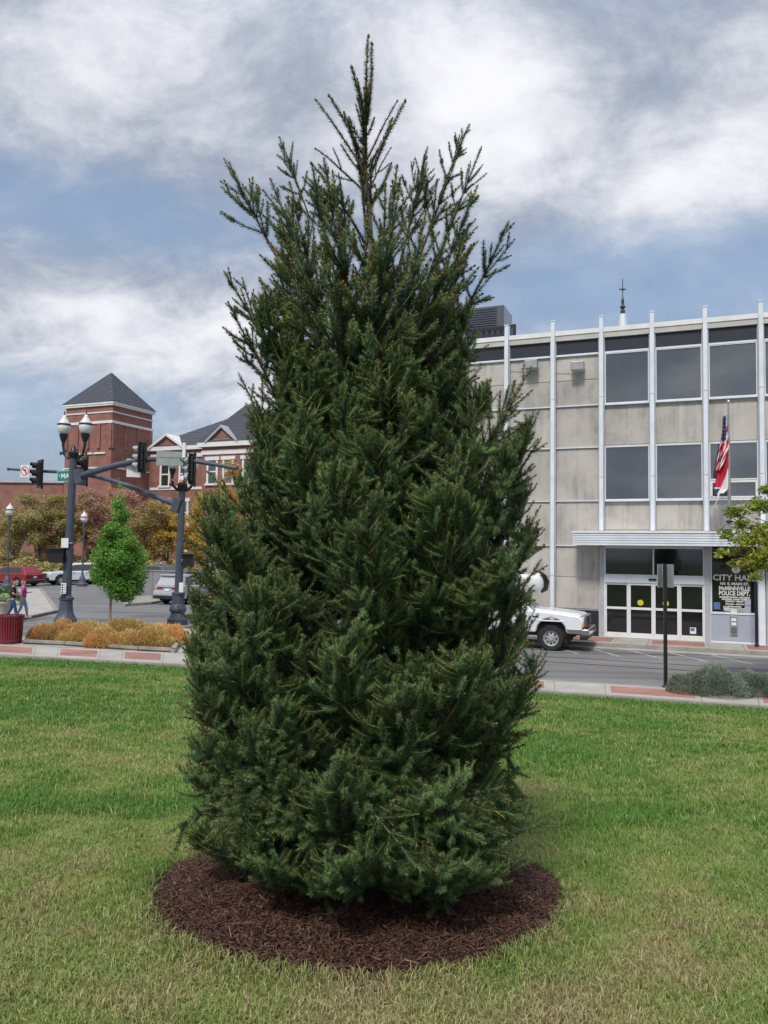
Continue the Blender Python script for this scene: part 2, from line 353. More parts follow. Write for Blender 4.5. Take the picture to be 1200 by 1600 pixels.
def grasscol(g, n):
    lush = np.array((.100, .215, .040)); midc = np.array((.235, .300, .082)); straw = np.array((.35, .29, .150))
    g = g[:, None]; c = np.where(g > .5, midc+(lush-midc)*(g-.5)*2, straw+(midc-straw)*g*2)
    return c*(.75+.5*NR.random((n, 1)))
gg = green(VV[:, 0], VV[:, 1]); gcol = grasscol(gg, len(VV))*np.array((.7, .7, .62))
lawn = npmesh('lawn', VV, FQ, tintmat('lawn thatch', .9, .1), col=gcol, smooth=True); tag(lawn, kind='structure')
def blades(n, ymin, ymax, power, seed):
    r = np.random.default_rng(seed)
    u = r.random(n); y = (ymin**(1-power) + u*(ymax**(1-power)-ymin**(1-power)))**(1/(1-power)) if power != 1 else ymin*(ymax/ymin)**u
    x = (r.random(n)*2-1)*(y*.68+.9)
    k = (y < np.interp(x, lex, ley)-.02) & (((x-MC[0])/(MR-.02+.07*(fbm(x*6, y*6, 9)-.5)))**2 + ((y-MC[1])/(MR-.02))**2 > 1)
    return x[k], y[k]
xa, ya = blades(540000, 1.9, 23.6, 1.15, 1); n = len(xa)
za = lawn_z(xa, ya); g = green(xa, ya)
ye = np.interp(xa, lex, ley)
far = np.clip(ya/4.5, 1, 4.5)
h = (.017 + .022*NR.random(n) + .022*(g > .72)*NR.random(n))*(.85+.55*vnoise(xa*5, ya*5, 8))*np.sqrt(np.clip(far, 1, 1.9)); wd = (.0015+.0009*NR.random(n))*far**.9
edge = np.sqrt((xa-MC[0])**2+(ya-MC[1])**2) - MR
h = h*(1+.5*np.exp(-(edge/.12)**2))
ang = NR.random(n)*2*np.pi; lean = (.25+.9*NR.random(n)**1.3)
dx, dy = np.cos(ang), np.sin(ang); sx, sy = -dy, dx
rot2 = NR.random(n)*np.pi; sx, sy = np.cos(rot2), np.sin(rot2)
P0 = np.stack([xa, ya, za-.004], 1); D = np.stack([dx, dy, np.zeros(n)], 1); S = np.stack([sx, sy, np.zeros(n)], 1)*wd[:, None]; U = np.array((0, 0, 1.0))
mid_ = P0 + D*(h*lean*.30)[:, None] + U*(h*.6)[:, None]; tip = P0 + D*(h*lean)[:, None] + U*(h*np.clip(1.05-lean*.45, .3, 1))[:, None]
V = np.stack([P0-S, P0+S, mid_+S*.8, mid_-S*.8, tip], 1).reshape(-1, 3)
b0 = (np.arange(n)*5)[:, None]
T = np.concatenate([b0+np.array([[0, 1, 2]]), b0+np.array([[0, 2, 3]]), b0+np.array([[3, 2, 4]])])
gb = np.clip(g + (NR.random(n)-.5)*.55, 0, 1); gc = grasscol(gb, n); dead = NR.random(n) < .10*(1-g)+.02; gc[dead] = np.array((.46, .40, .24))*(.8+.4*NR.random((dead.sum(), 1)))
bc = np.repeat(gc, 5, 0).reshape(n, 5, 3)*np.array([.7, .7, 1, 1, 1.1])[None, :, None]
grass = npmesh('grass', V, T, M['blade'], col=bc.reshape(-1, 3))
tag(grass, 'short lawn grass, green with straw coloured dry patches, covering the sloping lawn', 'grass', kind='stuff')

# mulch bed
na, nr = 96, 26
aa = np.linspace(0, 2*np.pi, na, endpoint=False); rr = np.linspace(0, 1, nr)
AA, RR = np.meshgrid(aa, rr)
ragged = 1 + .02*np.sin(AA*5+1)+.015*np.sin(AA*13)+.03*(vnoise(AA*6, AA*0, 3)-.5)
mxx = MC[0]+np.cos(AA)*RR*MR*ragged; myy = MC[1]+np.sin(AA)*RR*MR*ragged
mzz = lawn_z(mxx, myy) + .055*(1-RR**6) - .01 + (fbm(mxx*9, myy*9, 4)-.5)*.045*(1-RR**8) + (fbm(mxx*30, myy*30, 6)-.5)*.02
im = np.arange(na*nr).reshape(nr, na); im2 = np.roll(im, -1, 1)
FM = np.stack([im[:-1].ravel(), im2[:-1].ravel(), im2[1:].ravel(), im[1:].ravel()], 1)
mulch = thing('mulch_bed', 'round bed of dark brown shredded bark mulch around the foot of the tall spruce', 'mulch bed', (0, 0, 0))
npmesh('bed', np.stack([mxx.ravel(), myy.ravel(), mzz.ravel()], 1), FM, mat('mulch soil', (.040, .021, .015), .95, col2=(.02, .011, .009), vscale=30, bump=.8, bscale=60), parent=mulch, smooth=True)
nc = 64000; r0 = np.sqrt(NR.random(nc))*MR*1.01; stray = NR.random(nc) < .03; r0[stray] = MR*(1+.10*NR.random(stray.sum())**2); q = NR.random(nc)*2*np.pi
cx = MC[0]+np.cos(q)*r0; cy = MC[1]+np.sin(q)*r0
keep = (cy < 4.3); cx, cy = cx[keep], cy[keep]; nc = len(cx)
Rr = np.hypot(cx-MC[0], cy-MC[1])/MR
cz = lawn_z(cx, cy) + .055*(1-np.clip(Rr, 0, 1)**6) - .006 + (fbm(cx*9, cy*9, 4)-.5)*.045*(1-np.clip(Rr, 0, 1)**8) + NR.random(nc)*.016
th = NR.random(nc)*2*np.pi; ln = .006+.024*NR.random(nc)**2.5; wd = .0018+.0028*NR.random(nc)
d = np.stack([np.cos(th), np.sin(th), (NR.random(nc)-.5)*1.0], 1)*ln[:, None]; s_ = np.stack([-np.sin(th), np.cos(th), (NR.random(nc)-.5)*1.2], 1)*wd[:, None]
c0 = np.stack([cx, cy, cz], 1); V = np.stack([c0-d-s_*.6, c0+d-s_*.4, c0+d+s_*.4, c0-d+s_], 1).reshape(-1, 3)
b0 = (np.arange(nc)*4)[:, None]; Fq = b0+np.array([[0, 1, 2, 3]])
cc = np.array((.082, .043, .029))*(.3+1.3*NR.random((nc, 1))); lt = NR.random(nc) < .035; cc[lt] = np.array((.19, .12, .085))*(.7+.6*NR.random((lt.sum(), 1)))
tag(npmesh('bark_chips', V, Fq, M['chip'], parent=mulch, col=np.repeat(cc, 4, 0)), kind='stuff')

# ------------------------------------------------------------------ the spruce
TZ = float(lawn_z(-.07, 3.8)); TC = Vector((-.075, 3.8, TZ))
def grow(rng, Lb, sparse=False, droop=False, up=.30):
    """one branch along +X curving up towards +Z; returns segments (p0, p1, r0, age)"""
    segs = []
    def axis(p, d, length, depth, r0, inner=0.0):
        step = .03; n = max(3, int(length/step)); pts = [Vector(p)]; dirs = [d.normalized()]
        nodes = []; s = 0; nxt = (.13 if depth == 0 else .075)*(.7+.6*rng.random()); dd = d.normalized()
        up_ = up if depth == 0 else 1.9
        if droop: up_ = -.15 if depth == 0 else .1
        for i in range(n):
            t = (i+1)/n
            dd = (dd + Vector((0, 0, up_*(length/.6)*2.0/n*(.3+t)))+Vector((rng.gauss(0, .018), rng.gauss(0, .018), rng.gauss(0, .018)))).normalized()
            pts.append(pts[-1]+dd*(length/n)); dirs.append(dd.copy()); s += length/n
            if s > nxt and t < .9: nodes.append(i+1); nxt += (.11 if depth == 0 else .09)*(.7+.6*rng.random())
        for i in range(n):
            rem = length*(1-i/n); segs.append((pts[i], pts[i+1], r0*(1-.75*i/n), rem, depth))
        segs.append((pts[-1], pts[-1]+dirs[-1]*.010, .0030, -1, depth))      # terminal bud
        if depth >= 2 or length < .10: return
        def side(i, f, big):
            rem = length*(1-i/n)
            a = R_(rng.uniform(38, 58)); dd = dirs[i]
            lat = dd.cross(Vector((0, 0, 1))).normalized() if abs(dd.z) < .95 else Vector((0, 1, 0))
            upv = lat.cross(dd).normalized()
            if depth == 0: roll = rng.gauss(0, .35)
            else: roll = rng.gauss(0, .45)
            if sparse: roll = rng.uniform(-3.1, 3.1)
            sd_ = (lat*f*math.cos(roll) + upv*math.sin(roll))
            nd = dd*math.cos(a) + sd_*math.sin(a)
            ll = min(rem*(.62 if not sparse else .42), .32 if depth == 0 else .19)*rng.uniform(.75, 1.2) if big else rng.uniform(.09, .15)
            ll = max(ll, .08)
            axis(pts[i], nd, ll, depth+1, max(.0012, r0*.5))
        for i in nodes:
            if depth == 0 and i/n < (.25 if not sparse else .45): continue
            k = 2 if not sparse else 3
            for f in (-1, 1)[:2]:
                if rng.random() < .93: side(i, f, True)
            if rng.random() < .55: side(i, rng.choice((-1, 1)), False)
            if depth == 0 and not sparse:
                for _ in range(1):
                    j = min(n-1, i+rng.randint(1, 3)); side(j, rng.choice((-1, 1)), rng.random() < .5)
        j = max(1, n-(5 if depth == 0 else 4))       # the fan of shoots below the leading shoot
        for f in (-1, 1): side(j, f, False)
        if length > .16:
            for f in (-1, 1):
                if rng.random() < .8: side(j, f, False)
        if depth == 0: side(j, rng.choice((-1, 1)), False)
    axis(Vector((0, 0, 0)), Vector((1, 0, -.12 if not droop else .25)), Lb, 0, .0022+.0075*Lb)
    return segs
def branch_mesh(name, segs, seed, dens=1000, tone=1.0, bare=.55, nl=.021):
    r = np.random.default_rng(seed)
    tb = MB(); bud = MB(); tw_c = []; P, D, W, A, RE = [], [], [], [], []
    for p0, p1, rad, rem, dep in segs:
        if rem == -1:
            bud.tube([p0, p0.lerp(p1, .5), p1], [rad*.6, rad, rad*.3], 4); continue
        tb.tube([p0, p1], max(rad, .0014), 3 if rad < .004 else 5, caps=False); tw_c += [max(0, 1-rem/.16)]*(len(tb.v)-len(tw_c))
        if rem > bare: continue
        ln = (p1-p0).length; k = max(2, int(ln*dens*(1 if rem < .32 else .6)))
        t = r.random(k)[:, None]
        P.append(np.array(p0)+t*np.array(p1-p0)); D.append(np.repeat([np.array((p1-p0).normalized())], k, 0)); W.append(np.full(k, rad)); A.append(np.full(k, dep)); RE.append(np.full(k, rem))
    P = np.concatenate(P); D = np.concatenate(D); W = np.concatenate(W); RE = np.concatenate(RE); k = len(P)
    rv = r.normal(size=(k, 3)); rv[:, 2] += .35; rad_ = rv - (rv*D).sum(1)[:, None]*D; rad_ /= np.linalg.norm(rad_, axis=1)[:, None]+1e-9
    al = np.radians(r.uniform(38, 68, k))[:, None]; nd = D*np.cos(al)+rad_*np.sin(al)
    fall = np.clip(RE/.035, .55, 1)                  # shorter needles at the very tip
    nlen = (nl*(.75+.5*r.random(k))*fall)[:, None]
    sdv = np.cross(nd, D); sdv /= np.linalg.norm(sdv, axis=1)[:, None]+1e-9
    wd = .0013
    base = P+rad_*W[:, None]
    V = np.stack([base-sdv*wd, base+sdv*wd, base+nd*nlen*.7+sdv*wd*.9, base+nd*nlen, base+nd*nlen*.7-sdv*wd*.9], 1)
    V = np.stack([base-sdv*wd, base+sdv*wd, base+nd*nlen], 1).reshape(-1, 3)
    new = np.clip(1-RE/.14, 0, 1)[:, None]
    c = (np.array((.026, .076, .042))*(1-new)+np.array((.135, .225, .070))*new)*(.6+.8*r.random((k, 1)))*tone
    nv = len(V); F3 = np.arange(nv).reshape(-1, 3)
    cv = np.repeat(c, 3, 0); cv = cv.reshape(k, 3, 3); cv[:, 2] *= 1.25; cv = cv.reshape(-1, 3)
    # stems and buds as triangles appended
    def tris(mb, colr, off):
        vs_ = np.array(mb.v, np.float32); fs = []
        for f in mb.f:
            for i in range(1, len(f)-1): fs.append((f[0], f[i], f[i+1]))
        return vs_, np.array(fs)+off, np.tile(colr, (len(vs_), 1))
    v2, f2, c2 = tris(tb, np.array((.155, .105, .052)), nv); tr_ = np.array(tw_c)[:, None]; c2 = np.array((.15, .10, .05))*(1-tr_)+np.array((.40, .34, .11))*tr_; v3, f3, c3 = tris(bud, np.array((.20, .115, .05)), nv+len(v2))
    VV_ = np.concatenate([V, v2, v3]); FF = np.concatenate([F3, f2, f3]); CC = np.concatenate([cv, c2, c3])
    mi = np.concatenate([np.zeros(len(F3), int), np.ones(len(f2)+len(f3), int)])
    return npmesh(name, VV_, FF, [M['needle'], M['twig']], col=CC, mi=mi)
def spear_segs(rng, L_=.62):
    segs = []
    def ax(p, d, ln, r0, bend):
        n = max(4, int(ln/.025)); q = [Vector(p)]; d = d.normalized(); ds = [d]
        for i in range(n): d = (d+bend*(1.0/n)+Vector((rng.gauss(0, .012), rng.gauss(0, .012), rng.gauss(0, .012)))).normalized(); q.append(q[-1]+d*ln/n); ds.append(d)
        for i in range(n): segs.append((q[i], q[i+1], r0*(1-.6*i/n), max(.001, (ln*(1-i/n))), 1))
        segs.append((q[-1], q[-1]+ds[-1]*.012, .0045, -1, 0))
        for a in range(3):
            e = Vector((rng.gauss(0, 1), rng.gauss(0, 1), rng.gauss(0, 1))).cross(ds[-1]).normalized(); k = n-rng.randint(1, max(1, n//3)); segs.append((q[k], q[k]+e*.010+ds[k]*.006, .0035, -1, 0))
        return q, ds
    q, ds = ax((0, 0, 0), Vector((1, 0, 0)), L_, .0065, Vector((0, 0, .0)))
    n = len(q)-1
    for f, k_, a_, l_ in ((.30, 3, 48, .26), (.50, 4, 42, .20), (.66, 4, 36, .15), (.84, 2, 34, .07)):
        ph = rng.uniform(0, 6.28)
        for j in range(k_):
            if rng.random() < .12: continue
            i = int(n*f)+rng.randint(-1, 1); e = Vector((0, math.cos(ph+j*6.28/k_), math.sin(ph+j*6.28/k_))); a = R_(a_+rng.uniform(-8, 8))
            s0 = Vector((math.cos(a), 0, 0))+e*math.sin(a); qq, dd = ax(q[i], s0, l_*rng.uniform(.6, 1.15), .003, Vector((.45, 0, 0)))
            if l_ > .18 and rng.random() < .6:
                for _ in range(2):
                    m = len(qq)//2+rng.randint(-1, 2); ax(qq[m], dd[m]+e.cross(Vector((1, 0, 0)))*rng.choice((-.8, .8)), .07, .002, Vector((.4, 0, 0)))
    return segs
spruce = thing('spruce_tree', 'tall dark green spruce with upswept branch tips, standing in the round mulch bed', 'tree', TC)
protos = {}
def proto(kind, i):
    if (kind, i) not in protos:
        rg = random.Random(100+i*7+sum(map(ord, kind)))
        P_ = dict(small=(.42, False, False, .22), med=(.62, False, False, .42), large=(.85, False, False, .45), spear=(.62, True, False, .12), droop=(.6, False, True, .1))[kind]
        o = branch_mesh('branch', spear_segs(rg) if kind == 'spear' else grow(rg, P_[0], P_[1], P_[2], P_[3]), i*13+len(kind), tone={'droop': .82}.get(kind, 1.0), dens={'spear': 1500}.get(kind, 1350))
        # true chord of the main axis
        protos[kind, i] = (o.data, P_[0])
        bpy.data.objects.remove(o)
    return protos[kind, i]
def place(kind, i, base, tip, roll=0.0):
    """base/tip relative to the tree foot; the main axis ends roughly at tip"""
    me, Lb = proto(kind, i); ax = Vector(tip)-Vector(base); s = ax.length/(Lb*.97)
    x = ax.normalized(); up_ = Vector((0, 0, 1)); rise = {'small': .10, 'med': .28, 'large': .36, 'spear': .0, 'wand': .0, 'droop': -.1}[kind]
    y = up_.cross(x).normalized(); z = x.cross(y); x2 = (x - z*rise).normalized(); z2 = x2.cross(y).normalized()
    m = Matrix((x2, y, z2)).transposed() @ Matrix.Rotation(roll, 3, 'X')
    o = bpy.data.objects.new('branch', me); C.objects.link(o); o.parent = spruce
    o.matrix_local = Matrix.Translation(base) @ (m.to_4x4()) @ Matrix.Scale(s, 4)
    return o
# leader and trunk
zt = 5.80 - TZ
tk = MB(); tk.tube([(0, 0, -.1), (0.01, 0, .5), (-.01, 0, 1.4), (0, .01, 2.4), (.0, 0, 3.0), (-.012, 0, 3.3)], [.075, .066, .05, .034, .018, .011], 10)
tk.tube([(-.012, 0, 3.28), tuple(AT(571, 260, 3.8)-TC), tuple(AT(572, 188, 3.8)-TC)], [.012, .009, .006], 6)
tk.build('trunk', M['bark'], spruce, smooth=60)
ztab = [(1.9, .78, .77), (2.05, .85, .83), (2.3, .88, .84), (3.0, .89, .84), (3.5, .86, .82), (3.65, .78, .80), (3.78, .58, .76), (4.0, .52, .73), (4.12, .47, .60), (4.3, .49, .51), (4.6, .56, .53), (4.85, .56, .52), (5.05, .44, .44), (5.25, .22, .22)]
def rprof(z, az=0):
    f = .5+.5*math.cos(az); k = [a for a, _, _ in ztab]; return float(np.interp(z, k, [b for _, b, _ in ztab]))*(1-f)+float(np.interp(z, k, [c for _, _, c in ztab]))*f
rb = random.Random(5); cnt = 0
def tipbranch(z, az, rf=1.0, kind=None):
    global cnt
    r = rprof(z, az)*rf; zr = z-TZ
    el = float(np.interp(z, [1.7, 2.0, 2.6, 3.4, 4.0, 4.6, 5.2], [-4, 22, 40, 50, 56, 66, 72]))+rb.uniform(-7, 7)
    tip = Vector((math.cos(az)*r, math.sin(az)*r, zr)); b0 = .03
    zb = max(.10+rb.random()*.12, zr-(r-b0)*math.tan(R_(el)))
    base = Vector((math.cos(az)*b0, math.sin(az)*b0, min(zb, 3.6)))
    ln = (tip-base).length
    if ln > .72 and rf > .8 and z > 2.1:             # start part way out, the inner limb is hidden
        base = tip+(base-tip)*(min(1, .80/ln)); ln = (tip-base).length
    kind = kind or ('spear' if (z > 4.3 and rb.random() < .72) or z > 4.75 or (rf > .9 and rb.random() < .13) else 'large' if ln > .62 else 'med' if ln > .42 else 'small')
    if kind != 'spear' and z > 4.3 and rb.random() < .35: kind = 'spear'
    place(kind, rb.randrange(5), base, tip, rb.gauss(0, .25)); cnt += 1
silh = [(356, 256), (440, 218), (732, 193), (752, 238), (797, 357), (664, 255), (480, 262), (428, 285), (745, 297), (380, 592), (830, 580), (360, 428), (364, 480), (405, 560), (668, 236), (402, 625), (388, 640), (838, 690), (310, 800), (318, 770), (842, 800), (300, 860), (848, 1040), (305, 1040), (838, 880), (812, 604), (498, 255), (700, 262)]
def wand_segs(rng, L_=.42, ns=2):
    segs = []; d = Vector((1, 0, 0)); q = [Vector((0, 0, 0))]; n = 16
    for i in range(n): d = (d+Vector((0, rng.gauss(0, .02), .012+rng.gauss(0, .02)))).normalized(); q.append(q[-1]+d*L_/n)
    for i in range(n):
        segs.append((q[i], q[i+1], .006*(1-.5*i/n), .3*(1-i/n)+.001, 1))
        if i % 3 == 2: e = Vector((0, rng.gauss(0, 1), rng.gauss(0, 1))).normalized(); segs.append((q[i], q[i]+e*.011+d*.006, .0036, -1, 0))
    segs.append((q[-1], q[-1]+d*.02, .0075, -1, 0)); segs.append((q[-1], q[-1]+d*.012+Vector((0, .010, 0)), .005, -1, 0))
    for k in range(ns):
        i = rng.randint(4, 9); e = Vector((0, math.cos(k*2.5+1), math.sin(k*2.5+1))); s0 = (Vector((1, 0, 0))+e*.7).normalized(); l = rng.uniform(.10, .15); a = q[i]
        for j in range(6): b_ = a+s0*l/6; segs.append((a, b_, .003, .12*(1-j/6)+.001, 1)); a = b_; s0 = (s0+Vector((.12, 0, 0))).normalized()
        segs.append((a, a+s0*.012, .004, -1, 0))
    return segs
for i in range(5):
    o = branch_mesh('branch', wand_segs(random.Random(500+i), .42, (0, 2, 3, 0, 2)[i]), 900+i, dens=(1500, 1700, 1700, 1500, 1700)[i], nl=.019, tone=.62); protos['wand', i] = (o.data, .42); bpy.data.objects.remove(o)
def stick(u0, v0, u1, v1, kind, i, dy=0, roll=0):
    global cnt
    place(kind, i, AT(u0, v0, 3.8)-TC, AT(u1, v1, 3.8+dy)-TC, roll); cnt += 1
for a in ((570, 205, 566, 120, 2, .03), (571, 200, 572, 112, 1, -.03), (569, 190, 562, 135, 4, .01), (572, 190, 575, 62, 0, 0), (574, 195, 586, 70, 3, 0), (572, 265, 569, 118, 1, .02), (570, 262, 566, 145, 4, -.03), (572, 250, 517, 154, 0, .04), (566, 262, 503, 156, 3, -.06), (573, 250, 618, 162, 0, -.05), (574, 262, 637, 162, 3, .06),
          (575, 330, 622, 262, 1, .08), (574, 300, 610, 235, 4, -.08), (570, 300, 500, 232, 1, -.08), (573, 320, 545, 205, 4, .05), (570, 380, 500, 255, 2, -.15), (572, 390, 590, 245, 2, .1), (572, 360, 555, 240, 1, -.1), (575, 280, 612, 190, 0, .12), (570, 275, 540, 180, 0, .1), (573, 420, 640, 280, 2, -.12), (571, 420, 520, 290, 2, .12)):
    stick(a[0], a[1], a[2], a[3], 'wand', a[4], a[5], a[0]*.37)
for k, (u, v) in enumerate(silh):
    yy = 3.8 + (rb.uniform(-.12, .12) if v > 170 else rb.uniform(-.05, .05)); p = AT(u, v, yy) - TC
    ln = {True: .42, False: .62}[v < 240]; dx_ = p.x
    dirv = Vector((dx_*.55+(.05 if dx_ > 0 else -.05), (yy-3.8)*.4, .85)).normalized()
    if v < 170: ln = .34+.02*k; dirv = Vector((dx_*1.6, (yy-3.8), 1)).normalized()
    place('spear', k % 7, p-dirv*ln, p, rb.uniform(-3, 3)); cnt += 1
# bottom skirt
for k in range(38):
    az = k*2.39996; zr = rb.uniform(.30, .50)+.15*max(0, -math.sin(az))-.05*abs(math.cos(az)); r = rb.uniform(.60, .74)
    place('droop', k % 4, (math.cos(az)*.06, math.sin(az)*.06, zr+.12), (math.cos(az)*r, math.sin(az)*r, zr-.08), rb.gauss(0, .3)); cnt += 1
NB = 300-cnt; k = 0
zs = []
for i in range(NB):
    t = (i+.5)/NB; z = 2.0 + (5.02-2.0)*t**.97
    az = i*2.39996+rb.uniform(-.25, .25)
    rf = rb.choice((1.0, .98, .94, .86, .98, .70))*rb.uniform(.95, 1.03)
    tipbranch(z, az, rf)
print('branches', cnt)
# past three hundred limbs: the inner twigs as one mass
vsum, fsum, csum, msum = [], [], [], []; off = 0
for i in range(150):
    t = (i+.5)/150; z = 2.0+(4.3-2.0)*t; az = i*2.39996+1.1; r = rprof(z, az)*(.6 if i % 3 else .88); el = R_(float(np.interp(z, [1.7, 2.4, 3.6, 5], [5, 28, 42, 62])))
    me, Lb = proto('small', i % 5); nvv = len(me.vertices); co = np.empty(nvv*3, np.float32); me.vertices.foreach_get('co', co); co = co.reshape(-1, 3)
    x = Vector((math.cos(az)*math.cos(el), math.sin(az)*math.cos(el), math.sin(el))); y = Vector((0, 0, 1)).cross(x).normalized(); z_ = x.cross(y)
    Rm = np.array(Matrix((x, y, z_)).transposed()); tip = np.array((math.cos(az)*r, math.sin(az)*r, z-TZ))
    vsum.append(co@Rm.T + tip-np.array(x)*Lb)
    nl_ = len(me.loops); li = np.empty(nl_, np.int32); me.loops.foreach_get('vertex_index', li); fsum.append(li.reshape(-1, 3)+off)
    ca = np.empty(nvv*4, np.float32); me.color_attributes['tint'].data.foreach_get('color', ca); csum.append(ca.reshape(-1, 4)[:, :3]*.9)
    ma = np.empty(len(me.polygons), np.int32); me.polygons.foreach_get('material_index', ma); msum.append(ma); off += nvv
tag(npmesh('inner_twigs', np.concatenate(vsum), np.concatenate(fsum), [M['needle'], M['twig']], parent=spruce, col=np.concatenate(csum), mi=np.concatenate(msum)), kind='stuff')
bt = MB()
for k in range(16):                                   # bare brown twigs low on the front
    az = R_(rb.uniform(235, 320)); z0 = rb.uniform(.18, .42); pts = [Vector((math.cos(az)*.2, math.sin(az)*.3, z0+.12))]; d = Vector((math.cos(az), math.sin(az), rb.uniform(-.3, .25)))
    for j in range(7): d = (d+Vector((rb.gauss(0, .22), rb.gauss(0, .22), rb.gauss(0, .22)))).normalized(); pts.append(pts[-1]+d*.05)
    bt.tube(pts, [.0055-.0006*j for j in range(8)], 5)
bt.build('bare_twigs', M['bark'], spruce)

# ------------------------------------------------------------------ sidewalks
def text_mesh(name, body, size, m, parent=None, bold=.0, width=None, ext=.004):
    cu = bpy.data.curves.new(name, 'FONT'); cu.body = body; cu.size = size; cu.align_x = 'CENTER'; cu.offset = bold; cu.extrude = ext; cu.resolution_u = 2
    to = bpy.data.objects.new(name, cu); C.objects.link(to); bpy.context.view_layer.update()
    me = bpy.data.meshes.new_from_object(to.evaluated_get(bpy.context.evaluated_depsgraph_get())); me.name = name; bpy.data.objects.remove(to)
    me.materials.clear(); me.materials.append(m); o = bpy.data.objects.new(name, me); C.objects.link(o)
    if width:
        xs_ = [v.co.x for v in me.vertices]; k = width/(max(xs_)-min(xs_))
        for v in me.vertices: v.co.x *= k
    if parent: o.parent = parent
    return o
def lerp(a, b, t): return a+(b-a)*t
def strip(name, inner, outer, cell, z1, bricks=(), inset=(.14, .16), kerb_side=1):
    """inner/outer: matching lists of xy points; slab cells between them, brick inlays in the listed cells"""
    base = MB(); n = len(inner)
    def seglen(P): return sum((Vector(P[i+1])-Vector(P[i])).length for i in range(n-1))
    def at(P, t):
        t = min(max(t, 0), .99999)*(n-1); i = int(t); a, b = Vector((*P[i], 0)), Vector((*P[i+1], 0)); return a.lerp(b, t-i)
    for i in range(n-1): base.prism([inner[i], inner[i+1], outer[i+1], outer[i]], -.01, z1-.03)
    so_ = tag(base.build(name, M['kerb']), kind='structure')
    K = int(seglen(inner)/cell); j = .006/cell/K*1.6*K/K
    kw = .16
    for k in range(K):
        e0 = .14 if k % 2 else -.14
        t0, t1 = (k+.004-max(e0, 0)+max(-e0, 0))/K, (k+.996+e0)/K
        a, b, c, d = at(inner, t0), at(inner, t1), at(outer, t1), at(outer, t0)
        f = kw/max((d-a).length, .2)*kerb_side
        c2, d2 = c+(b-c)*f, d+(a-d)*f
        s = MB(); s.prism([(p.x, p.y) for p in (a, b, c2, d2)], z1-.03, z1+rnd.uniform(-.002, .002)); s.build('slab', M['concrete'], so_)
        kb = MB(); c3, d3 = c2+(c-c2)*.06, d2+(d-d2)*.06
        kb.prism([(p.x, p.y) for p in (d3, c3, c, d)], z1-.03, z1+.002); kb.build('kerb_stone', M['kerb'], so_)
        if k % 2:
            q = [a.lerp(b, .06).lerp(d2.lerp(c2, .06), .2), a.lerp(b, .94).lerp(d2.lerp(c2, .94), .2), a.lerp(b, .94).lerp(d2.lerp(c2, .94), .82), a.lerp(b, .06).lerp(d2.lerp(c2, .06), .82)]
            bb = MB(); bb.prism([(p.x, p.y) for p in q], z1-.02, z1+.006); bb.build('brick_inlay', M['paver'], so_)
    return so_
def xy(p): return (p.x, p.y)
z1 = .13
inn = [xy(G(*p, z1)) for p in ((-330, 1000), (0, 1021), (150, 1029), (300, 1037), (850, 1077), (1200, 1101), (1500, 1122))]
outr = [xy(G(*p, z1)) for p in ((-330, 985), (0, 1006), (150, 1013), (300, 1020), (850, 1061), (1200, 1083), (1500, 1103))]
inn = [(x, y-.12) for x, y in inn]
strip('lawn_sidewalk', inn, outr, 1.75, z1, 'all')
# corner plaza behind the planting bed, carrying both signal poles
pz = MB(); pz.prism([xy(G(*p, z1)) for p in ((-330, 984.6), (0, 1005.6), (150, 1012.6), (300, 1019.6), (420, 1028), (400, 992), (330, 985), (250, 979), (140, 983), (95, 979), (60, 996), (-60, 998))], -.01, z1-.004)
tag(pz.build('corner_pavement', M['concrete']), kind='structure')
# far corner: pale ramp pavement with kerb
fc = [xy(G(*p, z1)) for p in ((-200, 925), (-40, 921), (65, 919), (75, 930), (92, 953), (60, 960), (30, 966), (-200, 985))]
pz = MB(); pz.prism(fc, -.01, z1-.02); far_c = tag(pz.build('far_corner_pavement', M['concrete']), kind='structure')
for i in range(2, 7):
    a, b = Vector((*fc[i], 0)), Vector((*fc[i+1], 0)); nrm = (b-a).cross(Vector((0, 0, 1))).normalized()
    K = max(1, int((b-a).length/1.2))
    for k in range(K):
        p, q = a.lerp(b, (k+.01)/K), a.lerp(b, (k+.99)/K)
        kb = MB(); kb.prism([xy(p), xy(q), xy(q+nrm*.2), xy(p+nrm*.2)], -.01, z1+.01); kb.build('kerb_stone', M['kerb'], far_c)
isl = [xy(G(*p, z1)) for p in ((176, 938), (196, 944), (236, 941), (300, 930), (300, 905), (190, 905))]
pz = MB(); pz.prism(isl, -.01, z1+.01); tag(pz.build('kerbed_island', M['kerb']), kind='structure')

# ------------------------------------------------------------------ city hall
A0 = G(1025, 999, .13)
city = thing('city_hall', 'three storey pale stone office block with slim white vertical fins and a flat entrance canopy', 'building', (A0.x, A0.y, 0), -TH)
